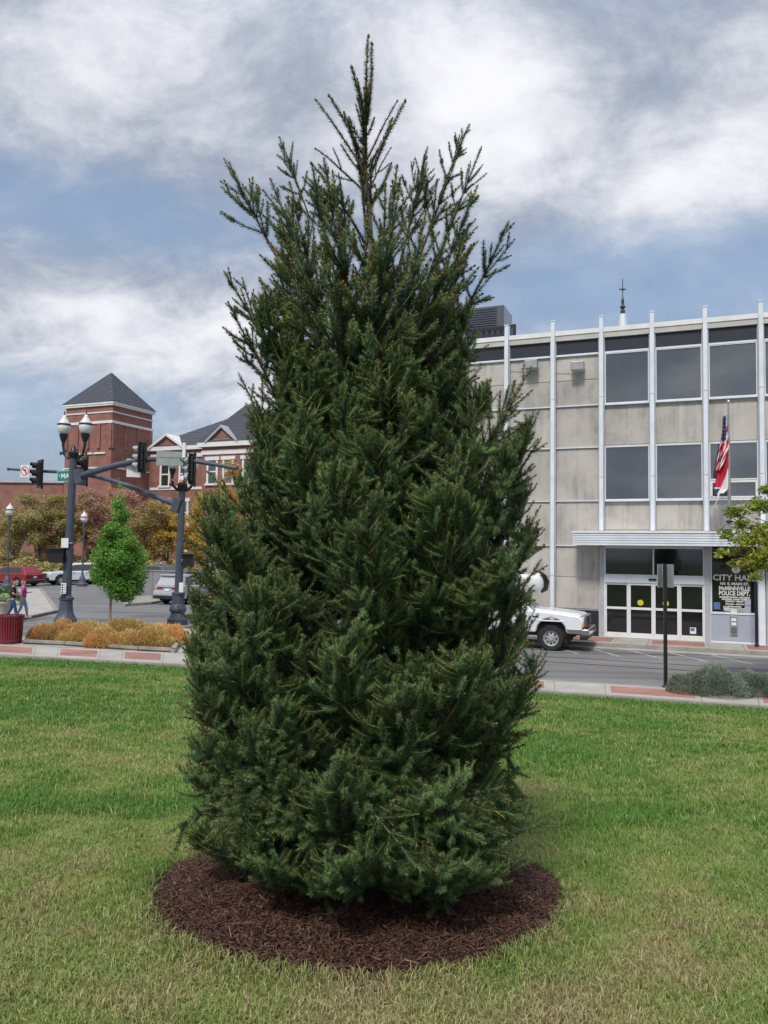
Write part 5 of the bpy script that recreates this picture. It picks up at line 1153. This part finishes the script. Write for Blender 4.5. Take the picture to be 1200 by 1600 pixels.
for s in (-1, 1): pbox(t, 'side_mirror', (.50, s*1.12-.13, 1.32), (.64, s*1.12+.13, 1.60), 'blackp', .04)
pbox(t, 'service_body', (-3.35, -1.08, .75), (-1.85, 1.08, 1.75), 'whitecar', .03)
b = MB(); b.tube([(.95, -.25, 1.40), (.62, -.05, 1.5), (.60, .0, 1.52)], .012, 5); b.tube([(.95, .25, 1.38), (.6, .5, 1.47)], .012, 5); b.build('wiper', M['black'], t)
b = MB(); b.tube([(-2.6, 0, 1.7), (-2.6, 0, 2.35)], .22, 10); b.tube([(-2.6, .0, 2.3), (-.4, .0, 2.45), (.85, .0, 2.38)], [.16, .14, .12], 10); b.build('boom', M['white'], t, smooth=40)
b = MB(); b.lathe([(.02, -.42), (.2, -.38), (.31, -.2), (.33, .05), (.30, .2), (.18, .27), (.02, .28)], 18, c=(.92, 0, 2.30)); b.build('boom_bucket', M['white'], t, smooth=60)
b = MB(); b.tube([(1.08, -.30, 2.62), (1.24, -.22, 2.50), (1.30, -.1, 2.28), (1.25, -.05, 2.02), (1.12, -.1, 1.90)], [.03, .07, .10, .09, .03], 8); b.build('bucket_cover_edge', M['black'], t, smooth=50)

# ------------------------------------------------------------------ litter bin
g0 = G(11, 1006, z1); g0 = Vector((g0.x, g0.y+.2, z1)); s_ = g0.y/F
t = thing('litter_bin', 'maroon slatted metal litter bin at the left edge on the sidewalk', 'litter bin', g0)
Rb, Hb = 18.5*s_, 43.5*s_
b = MB(); b.lathe([(Rb*.80, .02), (Rb*.93, Hb*.93)], 24); b.build('liner', M['tee'], t)
for k in range(30):
    a = 2*math.pi*k/30; b = MB(); c_, s2 = math.cos(a), math.sin(a); w_ = Rb*.075
    vs_ = []
    for rr0, z in ((Rb*.86, .03), (Rb*.90, Hb*.30), (Rb*.96, Hb*.86), (Rb*1.07, Hb)):
        for dw, dr in ((-w_, 0), (w_, 0), (w_, .012), (-w_, .012)): vs_.append(((rr0+dr)*c_-dw*s2, (rr0+dr)*s2+dw*c_, z))
    b.add(vs_, [(i*4+j, i*4+(j+1) % 4, (i+1)*4+(j+1) % 4, (i+1)*4+j) for i in range(3) for j in range(4)]+[(0, 1, 2, 3), (15, 14, 13, 12)]); b.build('slat', M['canred'], t)
for rr0, z in ((Rb*.86, .10), (Rb*1.04, Hb*.985)): 
    b = MB(); pts = [(rr0*math.cos(a), rr0*math.sin(a), z) for a in [2*math.pi*i/28 for i in range(29)]]; b.tube(pts, .022, 6); b.build('ring', M['canred'], t)
b = MB(); b.lathe([(Rb*.84, .0), (Rb*.86, .06)], 24); b.build('foot', M['canred'], t)

# ------------------------------------------------------------------ two walking women
def skin_body(name, nodes, edges, m, parent, sub=2):
    me = bpy.data.meshes.new(name); me.from_pydata([p for p, _ in nodes], edges, []); me.materials.append(m)
    o = bpy.data.objects.new(name, me); C.objects.link(o)
    md = o.modifiers.new('s', 'SKIN'); md.use_smooth_shade = True
    for i, (_, r) in enumerate(nodes): me.skin_vertices[0].data[i].radius = r if isinstance(r, tuple) else (r, r)
    me.skin_vertices[0].data[0].use_root = True
    sb_ = o.modifiers.new('u', 'SUBSURF'); sb_.levels = sub; sb_.render_levels = sub
    if parent: o.parent = parent
    return o
def woman(p, rz, lab, top_m, jean_m, hair_m, stride, arm_l, arm_r, H=1.66, long_hair=True):
    """+Y local is forward"""
    t = thing('person', lab, 'person', p, rz); k = H/1.7
    st = stride*.62
    hip = [(s*.09, 0, .90) for s in (-1, 1)]; knee = [(s*.10, st*s*.16+.03, .50) for s in (-1, 1)]; ank = [(s*.10, st*s*.30-(.05 if st*s < 0 else 0), .09 if st*s > 0 else .13) for s in (-1, 1)]
    toe = [(s*.105, st*s*.30+.14-(.03 if st*s < 0 else 0), .03) for s in (-1, 1)]
    nodes = [((0, 0, .96), (.15, .11)), ((0, .0, 1.12), (.125, .10)), ((0, .0, 1.30), (.15, .10)), ((0, -.01, 1.40), (.10, .075)), ((0, 0, 1.47), .048), ((0, .015, 1.54), (.062, .072)), ((0, .015, 1.63), (.068, .08)), ((0, .01, 1.68), .045)]
    edges = [(i, i+1) for i in range(7)]
    for i in range(2):
        b0 = len(nodes); nodes += [(hip[i], .085), (knee[i], .058), (ank[i], .038), (toe[i], (.04, .025))]; edges += [(0, b0), (b0, b0+1), (b0+1, b0+2), (b0+2, b0+3)]
    for s, (elb, wri) in ((-1, arm_l), (1, arm_r)):
        b0 = len(nodes); hand = Vector(wri)+(Vector(wri)-Vector(elb)).normalized()*.06
        nodes += [((s*.17, 0, 1.38), .05), (elb, .036), (wri, .024), (tuple(hand), .026)]; edges += [(3, b0), (b0, b0+1), (b0+1, b0+2), (b0+2, b0+3)]
        dd = (Vector(wri)-Vector(elb)).normalized(); sd_ = dd.cross(Vector((s, .3, .2))).normalized()
        for f in range(4): q = hand+dd*.035+sd_*(f-1.5)*.016; q2 = q+dd*(.035-.006*abs(f-1.3)); q3 = q2+dd*.02+Vector((-s*.012, 0, -.008)); j = len(nodes); nodes += [(tuple(q), .009), (tuple(q2), .008), (tuple(q3), .006)]; edges += [(b0+3, j), (j, j+1), (j+1, j+2)]
        j = len(nodes); q = hand+sd_*.035-dd*.01; nodes += [(tuple(q), .010), (tuple(q+dd*.03+sd_*.008), .008)]; edges += [(b0+3, j), (j, j+1)]
    sc3 = lambda nn: [(tuple(c*k for c in p_), r) for p_, r in nn]
    skin_body('body', sc3(nodes), edges, M['skin'], t)
    # trousers
    nd = [((0, 0, 1.0), (.165, .125)), ((0, 0, .92), (.165, .13))]; ed = [(0, 1)]
    for i in range(2): b0 = len(nd); nd += [(hip[i], .10), (knee[i], .073), ((ank[i][0], ank[i][1], ank[i][2]+.02), .055)]; ed += [(1, b0), (b0, b0+1), (b0+1, b0+2)]
    skin_body('jeans', sc3(nd), ed, M[jean_m], t)
    nd = [((0, 0, .90), (.178, .14)), ((0, 0, 1.0), (.172, .14)), ((0, 0.01, 1.12), (.155, .135)), ((0, .02, 1.28), (.165, .135)), ((0, 0, 1.41), (.12, .085))]; ed = [(0, 1), (1, 2), (2, 3), (3, 4)]
    for s, (elb, wri) in ((-1, arm_l), (1, arm_r)): b0 = len(nd); e = Vector((s*.175, 0, 1.37)); nd += [(tuple(e), .062), (tuple(e.lerp(Vector(elb), .75)), .055)]; ed += [(4, b0), (b0, b0+1)]
    skin_body('shirt', sc3(nd), ed, M[top_m], t)
    b = MB(); b.box((-.08*k, .14*k, 1.16*k), (.08*k, .158*k, 1.33*k)); b.build('shirt_print', M['shirtprint'] if top_m == 'tee' else M['fwhite'], t, bevel=.01) if top_m == 'tee' else None
    hd = [((0, -.02, 1.70), .07), ((0, -.04, 1.64), (.085, .085)), ((0, -.055, 1.55), (.085, .06)), ((0, -.06, 1.42 if long_hair else 1.5), (.075, .04))]
    skin_body('hair', sc3(hd), [(0, 1), (1, 2), (2, 3)], M[hair_m], t)
    for s in (-1, 1):
        b = MB(); b.lathe([(.001, -.006), (.009, 0), (.001, .006)], 8, c=(s*.027*k, .083*k, 1.61*k)); b.build('eye', M['black'], t)
        b = MB(); z = ank[0 if s < 0 else 1][2]; c_ = ank[0 if s < 0 else 1]; b.box((c_[0]*k-.045, c_[1]*k-.07, max(0, z-.09)*k), (c_[0]*k+.045, c_[1]*k+.18, max(0, z-.09)*k+.07)); b.build('shoe', M['fwhite'] if top_m == 'pink' else M['tee'], t, bevel=.02)
    b = MB(); b.add([(-.012*k, .088*k, 1.59*k), (.012*k, .088*k, 1.59*k), (0, .088*k, 1.625*k), (0, .108*k, 1.59*k)], [(0, 1, 3), (1, 2, 3), (2, 0, 3)]); b.build('nose', M['skin'], t)
    b = MB(); b.box((-.02*k, .086*k, 1.558*k), (.02*k, .093*k, 1.566*k)); b.build('mouth', M['redlens'], t)
    return t
w1 = G(19, 968, z1); w2 = G(35, 966, z1)
woman(w1, R_(-75), 'woman in a black printed t-shirt and dark jeans walking with folded arms', 'tee', 'jean', 'hair', 1.0, ((-.27, .06, 1.12), (-.06, .24, 1.08)), ((.27, .06, 1.12), (.10, .26, 1.10)), 1.66, False)
woman(w2, R_(-70), 'woman in a pink top and light blue jeans walking beside the one in black', 'pink', 'jeanl', 'hairb', -1.0, ((-.24, .12, 1.14), (-.10, .26, 1.16)), ((.27, -.06, 1.10), (.27, .0, .86)), 1.64, True)

# ------------------------------------------------------------------ foliage
def cloud(centres, n, size, pal, seed, flat=.5, hang=0, aspect=1.6, shell=.35):
    """leaf-sized quads through the volume of several clumps"""
    r = np.random.default_rng(seed); cs = np.array([c for c, _ in centres], float); rs = np.array([q for _, q in centres], float)
    vol = (rs[:, 0]*rs[:, 1]*rs[:, 2])**.75; k = r.choice(len(cs), n, p=vol/vol.sum())
    d = r.normal(size=(n, 3)); d /= np.linalg.norm(d, axis=1)[:, None]; rad = r.random(n)**shell
    P = cs[k]+d*rad[:, None]*rs[k]*(1+.12*r.normal(size=(n, 1)))
    a = r.normal(size=(n, 3)); a[:, 2] *= flat; a[:, 2] -= hang; a /= np.linalg.norm(a, axis=1)[:, None]
    b = np.cross(a, r.normal(size=(n, 3))); b /= np.linalg.norm(b, axis=1)[:, None]
    s = size*(.6+.8*r.random(n))[:, None]
    V = np.stack([P-a*s*aspect, P+b*s*.7+a*s*.1, P+a*s*aspect, P-b*s*.7+a*s*.1], 1).reshape(-1, 3)
    pal = np.array(pal); kk = (vnoise(P[:, 0]*1.1+seed, P[:, 2]*1.3+P[:, 1], seed)*.75+.25*r.random(n)); f = np.clip(kk, 0, .9999)*(len(pal)-1); i = f.astype(int)
    c = pal[i]+(pal[i+1]-pal[i])*(f-i)[:, None]; c = c*(.7+.6*r.random((n, 1)))
    F = np.arange(n*4).reshape(-1, 4); return V, F, np.repeat(c, 4, 0)
def tree(name, label, cat, loc, H, th, crown, n, size, pal, seed, trunk_r=.1, group=None, limbs=8, bark='bark', **kw):
    """crown: list of (centre, radii) relative to the foot"""
    t = thing(name, label, cat, loc, 0, group); r = random.Random(seed)
    m = MB(); top = Vector(crown[0][0]); m.tube([(0, 0, -.1), (r.uniform(-.05, .05), 0, th*.5), (0, 0, th), (top.x*.5, top.y*.5, lerp(th, top.z, .6)), (top.x, top.y, top.z+crown[0][1][2]*.5)], [trunk_r*1.25, trunk_r, trunk_r*.85, trunk_r*.5, trunk_r*.12], 8)
    m.build('trunk', M[bark], t, smooth=60)
    lm = MB()
    for k in range(limbs):
        c, q = crown[k % len(crown)]; a = r.uniform(0, 6.28); e = Vector(c)+Vector((math.cos(a)*q[0]*.7, math.sin(a)*q[1]*.7, r.uniform(-.3, .7)*q[2])); s0 = Vector((0, 0, th*r.uniform(.75, 1.3)))
        mid = s0.lerp(e, .5)+Vector((0, 0, .1*H)); lm.tube([s0, s0.lerp(mid, .6), mid, e], [trunk_r*.45, trunk_r*.35, trunk_r*.22, trunk_r*.06], 5)
    lm.build('limbs', M[bark], t)
    V, Fq, c = cloud(crown, n, size, pal, seed, **kw); npmesh('crown', V, Fq, M['leaf'], parent=t, col=c); return t
def clumps(seed, n, cx, cz, rx, ry, rz, q):
    r = random.Random(seed); L_ = []
    for k in range(n):
        while True:
            x, y, z = (r.uniform(-1, 1) for _ in range(3))
            if x*x+y*y+z*z < 1: break
        L_.append(((cx+x*rx, y*ry, cz+z*rz), (q*r.uniform(.7, 1.3),)*2+(q*r.uniform(.5, .9),)))
    return L_
# green columnar maple in the bed
mp = G(172, 985, z1); sc_ = mp.y/F
prof = [(745, 3), (760, 7), (785, 13), (805, 19), (830, 26), (850, 32), (870, 42), (895, 44), (915, 38), (930, 24), (940, 8)]
cr = []; rr_ = random.Random(4)
for v, hw in prof:
    z = AT(185, v, mp.y).z-z1; x = AT(186, v, mp.y).x-mp.x
    for k in range(5 if hw > 15 else 2):
        a = rr_.uniform(0, 6.28); q = hw*sc_*.50; rr0 = hw*sc_*.55; cr.append(((x+math.cos(a)*rr0, math.sin(a)*rr0, z+rr_.uniform(-.1, .1)), (q, q, q*.9)))
cr = [((AT(186, 800, mp.y).x-mp.x, 0, AT(186, 800, mp.y).z-z1), (.3, .3, .7))]+cr
tree('maple_tree', 'small bright green pear shaped tree on a thin pale trunk behind the orange shrubs', 'tree', mp, 5, 1.35, cr, 30000, .034, [(.05, .14, .025), (.10, .24, .04), (.16, .33, .06), (.26, .42, .11)], 3, .055, bark='palebark', limbs=12, shell=.45)
# yellow-green tree at the right edge
yt = Vector((11.4, 19.6, z1)); cr = []
for u, v, q in ((1150, 800, .5), (1185, 790, .55), (1165, 845, .6), (1200, 835, .8), (1135, 835, .35), (1195, 870, .7), (1128, 862, .25), (1240, 800, .9), (1250, 860, .9), (1212, 765, .45), (1196, 765, .3), (1270, 830, 1), (1150, 880, .3), (1120, 868, .18), (1168, 880, .42), (1180, 900, .3), (1145, 862, .32), (1160, 820, .4), (1190, 880, .5), (1300, 810, .9)):
    p = AT(u, v, yt.y+rr_.uniform(-.5, .5))-yt; cr.append(((p.x, p.y, p.z), (q*.62, q*.62, q*.42)))
cr.insert(0, ((.5, 0, 3.3), (.6, .6, .5)))
tree('street_tree', 'small yellow green leafy tree reaching in from the right beside the lettered window', 'tree', yt, 5, 1.9, cr, 14000, .034, [(.16, .23, .035), (.30, .37, .05), (.44, .48, .08), (.56, .55, .12)], 8, .07, limbs=26, shell=.6)
# low shrubs: many upright sprays
def shrub(name, label, cat, base, rx, ry, h, n, ln, pal, seed, group=None, wd=.006, spread=.9):
    r = np.random.default_rng(seed); t = thing(name, label, cat, base, 0, group)
    a = r.random(n)*2*np.pi; q = np.sqrt(r.random(n)); el = r.random(n)**.6
    bx = np.cos(a)*q*rx; by = np.sin(a)*q*ry; hz = h*np.sqrt(np.clip(1-q**2.6, .02, 1))*(.55+.55*vnoise(bx*4+seed, by*4, seed)+.12*r.random(n)); bz = hz*(.35+.65*r.random(n)**.5)
    d = np.stack([np.cos(a)*q*spread+r.normal(size=n)*.35, np.sin(a)*q*spread+r.normal(size=n)*.35, .8+.3*r.random(n)], 1); d /= np.linalg.norm(d, axis=1)[:, None]
    P = np.stack([bx, by, bz], 1)-d*ln*.5; s = np.cross(d, r.normal(size=(n, 3))); s /= np.linalg.norm(s, axis=1)[:, None]; L2 = (ln*(.5+r.random(n)))[:, None]
    V = np.stack([P, P+d*L2*.45+s*wd*2, P+d*L2, P+d*L2*.45-s*wd*2], 1).reshape(-1, 3)
    pal = np.array(pal); f = np.clip(vnoise(bx*2.5+seed, by*2.5, seed+5)*.6+.4*r.random(n), 0, .999)*(len(pal)-1); i = f.astype(int); c = (pal[i]+(pal[i+1]-pal[i])*(f-i)[:, None])*(.65+.7*r.random((n, 1)))
    npmesh('foliage', V, np.arange(n*4).reshape(-1, 4), M['leaf'], parent=t, col=np.repeat(c, 4, 0))
    st = MB(); rg = random.Random(seed)
    for k in range(14): aa_ = rg.uniform(0, 6.28); q_ = rg.uniform(.3, .8); st.tube([(0, 0, -.02), (math.cos(aa_)*rx*q_*.5, math.sin(aa_)*ry*q_*.5, h*.35), (math.cos(aa_)*rx*q_, math.sin(aa_)*ry*q_, h*.7)], [.018, .012, .005], 4)
    st.build('stems', M['bark'], t); return t
OR = [(.50, .41, .16), (.68, .49, .19), (.72, .43, .18), (.70, .34, .15)]; OG = [(.48, .42, .16), (.66, .52, .20), (.72, .50, .20), (.70, .42, .17)]
bedspots = [(88, 1001, .95, OR, 'leftmost orange and rust coloured low shrub of the kerbed bed'), (135, 1003, 1.05, OG, 'golden orange shrub in the bed, second from the left, near the lamp pole'), (168, 1010, .75, OR, 'small low orange shrub spilling over the kerb under the green tree'),
            (196, 997, 1.0, OG, 'golden shrub behind the others in the bed, just right of the thin tree trunk'), (226, 1011, .95, OG, 'yellow green and orange shrub spilling over the right part of the bed kerb'), (256, 1006, .85, OR, 'rightmost orange tipped shrub of the kerbed bed')]
for k, (u, v, rx, pal, lab) in enumerate(bedspots):
    g0 = G(u, v, z1); shrub('orange_shrub', lab, 'shrub', g0, rx, rx*.8, (.68 if k != 2 else .55)*.95, 9000, .12, pal, 20+k, 'orange shrubs in the kerbed bed')
# bed kerb
kb = thing('bed_kerb', 'low grey concrete kerb edging round the orange shrub bed', 'kerb', G(150, 1008, z1)); o0 = G(150, 1008, z1)
pts = [G(*p, z1) for p in ((36, 1006), (100, 1009), (160, 1013), (215, 1017), (274, 1020), (280, 1010), (262, 990), (60, 985))]
for i in range(len(pts)):
    a, b_ = pts[i]-o0, pts[(i+1) % len(pts)]-o0; nr_ = (b_-a).cross(Vector((0, 0, 1))).normalized()*.14; K = max(1, int((b_-a).length/1.1))
    for k in range(K):
        p, q = a.lerp(b_, (k+.01)/K), a.lerp(b_, (k+.99)/K); mm_ = MB(); mm_.prism([xy(p), xy(q), xy(q-nr_), xy(p-nr_)], -.02, .13); mm_.build('kerb_stone', M['kerb'], kb)
sb = MB(); sb.prism([xy(p) for p in pts], z1, z1+.05); tag(sb.build('bed_soil', M['soil']), kind='structure')
LV = [(.14, .19, .12), (.24, .29, .21), (.34, .38, .31), (.19, .25, .14)]
for k, (u, v, rx, h) in enumerate(((1085, 1082, .62, .62), (1128, 1086, .66, .68), (1178, 1086, .6, .60), (1215, 1086, .6, .6))):
    lab = ('leftmost grey green lavender shrub beside the black sign post', 'larger grey green lavender shrub next to the leftmost one at the lawn edge', 'grey green lavender shrub near the right edge of the picture, behind the low kerb', 'lavender shrub cut by the right edge of the picture')[k]
    shrub('lavender_shrub', lab, 'shrub', G(u, v, z1), rx, rx*.85, h*.9, 12000, .065, LV, 40+k, 'grey green shrubs by the near sidewalk', wd=.004)
kb = MB(); a, b_ = G(1140, 1086, z1), G(1290, 1096, z1); kb.prism([xy(a), xy(b_), (b_.x-.05, b_.y+.3), (a.x-.05, a.y+.3)], z1, z1+.16); tag(kb.build('planter_kerb', M['kerb'], bevel=.02), 'low pale concrete kerb stone in front of the lavender shrubs at the right edge', 'kerb')
# lush strip by the far kerb and small shrubs left
shrub('roadside_grass_clump', 'patch of tall green grass on the kerb beyond the second signal pole', 'grass clump', G(306, 968, z1), 1.0, .5, .22, 2500, .12, [(.10, .2, .05), (.16, .28, .07)], 61)
shrub('green_shrub', 'low green shrub at the left edge behind the two walking women', 'shrub', G(4, 944, z1), 1.1, .9, .95, 5000, .12, [(.05, .12, .02), (.11, .2, .04)], 62)
pl = thing('planter_pot', 'pale stone planter with white flowers at the left edge behind the women', 'planter', G(4, 962, z1))
b = MB(); b.lathe([(.22, 0), (.26, .03), (.22, .08), (.30, .5), (.36, .56), (.36, .64), (.30, .64)], 16); b.build('pot', M['concrete'], pl, smooth=40)
V, Fq, c = cloud([((0, 0, .78), (.32, .32, .22))], 900, .03, [(.2, .3, .08), (.7, .7, .55), (.75, .72, .6)], 9); npmesh('flowers', V, Fq, M['leaf'], parent=pl, col=c)
# autumn trees beyond the car park
OL = [(.26, .28, .10), (.40, .37, .14), (.50, .42, .18), (.46, .31, .18)]; RD = [(.42, .27, .19), (.54, .30, .23), (.50, .37, .23), (.40, .34, .17)]; YL = [(.40, .34, .10), (.62, .46, .10), (.75, .53, .11), (.52, .38, .12)]
aut = [(22, 72, 770, 34, OL, 'olive brown tree at the left edge behind the red car'), (62, 74, 758, 34, OL, 'yellowish olive tree behind the red car, left of the tall signal pole'), (100, 76, 755, 30, [(.25, .25, .08), (.38, .33, .10), (.42, .30, .13)], 'taller olive tree right behind the tall signal pole'),
       (140, 78, 762, 30, RD, 'reddish brown tree between the signal pole and the green maple'), (178, 82, 752, 32, RD, 'russet tree behind the green maple'), (225, 78, 770, 32, [(.24, .25, .09), (.38, .30, .12), (.48, .36, .12)], 'brown and olive tree right of the green maple, below the curved signal arm'),
       (262, 80, 782, 30, YL[:3]+[(.2, .16, .05)], 'yellow brown tree left of the second signal pole'), (308, 76, 765, 28, YL, 'golden yellow tree right of the second signal pole'), (352, 74, 712, 36, YL, 'bright yellow tree rising beside the spruce in front of the brick wall'), (395, 74, 745, 30, YL, 'yellow tree mostly hidden behind the left side of the spruce')]
for k, (u, d, v, hw, pal, lab) in enumerate(aut):
    g0 = AT(u, 860, d); g0.z = 0; zt_ = AT(u, v, d).z; wv = hw*d/F; cr = clumps(70+k, 34, 0, zt_*.52, wv*1.3, wv*.9, zt_*.44, wv*.42)
    tree('autumn_tree', lab, 'tree', g0, zt_, 1.6, [((0, 0, zt_*.6), (wv*.5, wv*.5, zt_*.3))]+cr, 16000, .07, pal, 80+k, .14, group='autumn trees beyond the car park', shell=.85)
hg = []
for u in range(-60, 470, 12): p = AT(u, 880, 70); hg.append(((p.x, 70+rr_.uniform(-1, 1), .9), (1.0, .8, rr_.uniform(.8, 1.5))))
V, Fq, c = cloud(hg, 9000, .12, OL, 99); tag(npmesh('hedge', V, Fq, M['leaf'], col=c), 'long low olive and brown shrubbery behind the parked cars', 'shrubbery', kind='stuff')
# far wooded rise that closes the view behind the car park
fw = []
for u in range(-500, 1900, 24):
    p = AT(u, 850, 190); fw.append(((p.x, 190+rr_.uniform(-6, 6), 3), (7, 5, rr_.uniform(3, 7))))
V, Fq, c = cloud(fw, 26000, .7, [(.06, .09, .03), (.11, .13, .045), (.16, .13, .06)], 101); tag(npmesh('far_wood', V, Fq, M['leaf'], col=c), 'far wooded horizon behind the buildings', 'wood', kind='stuff')
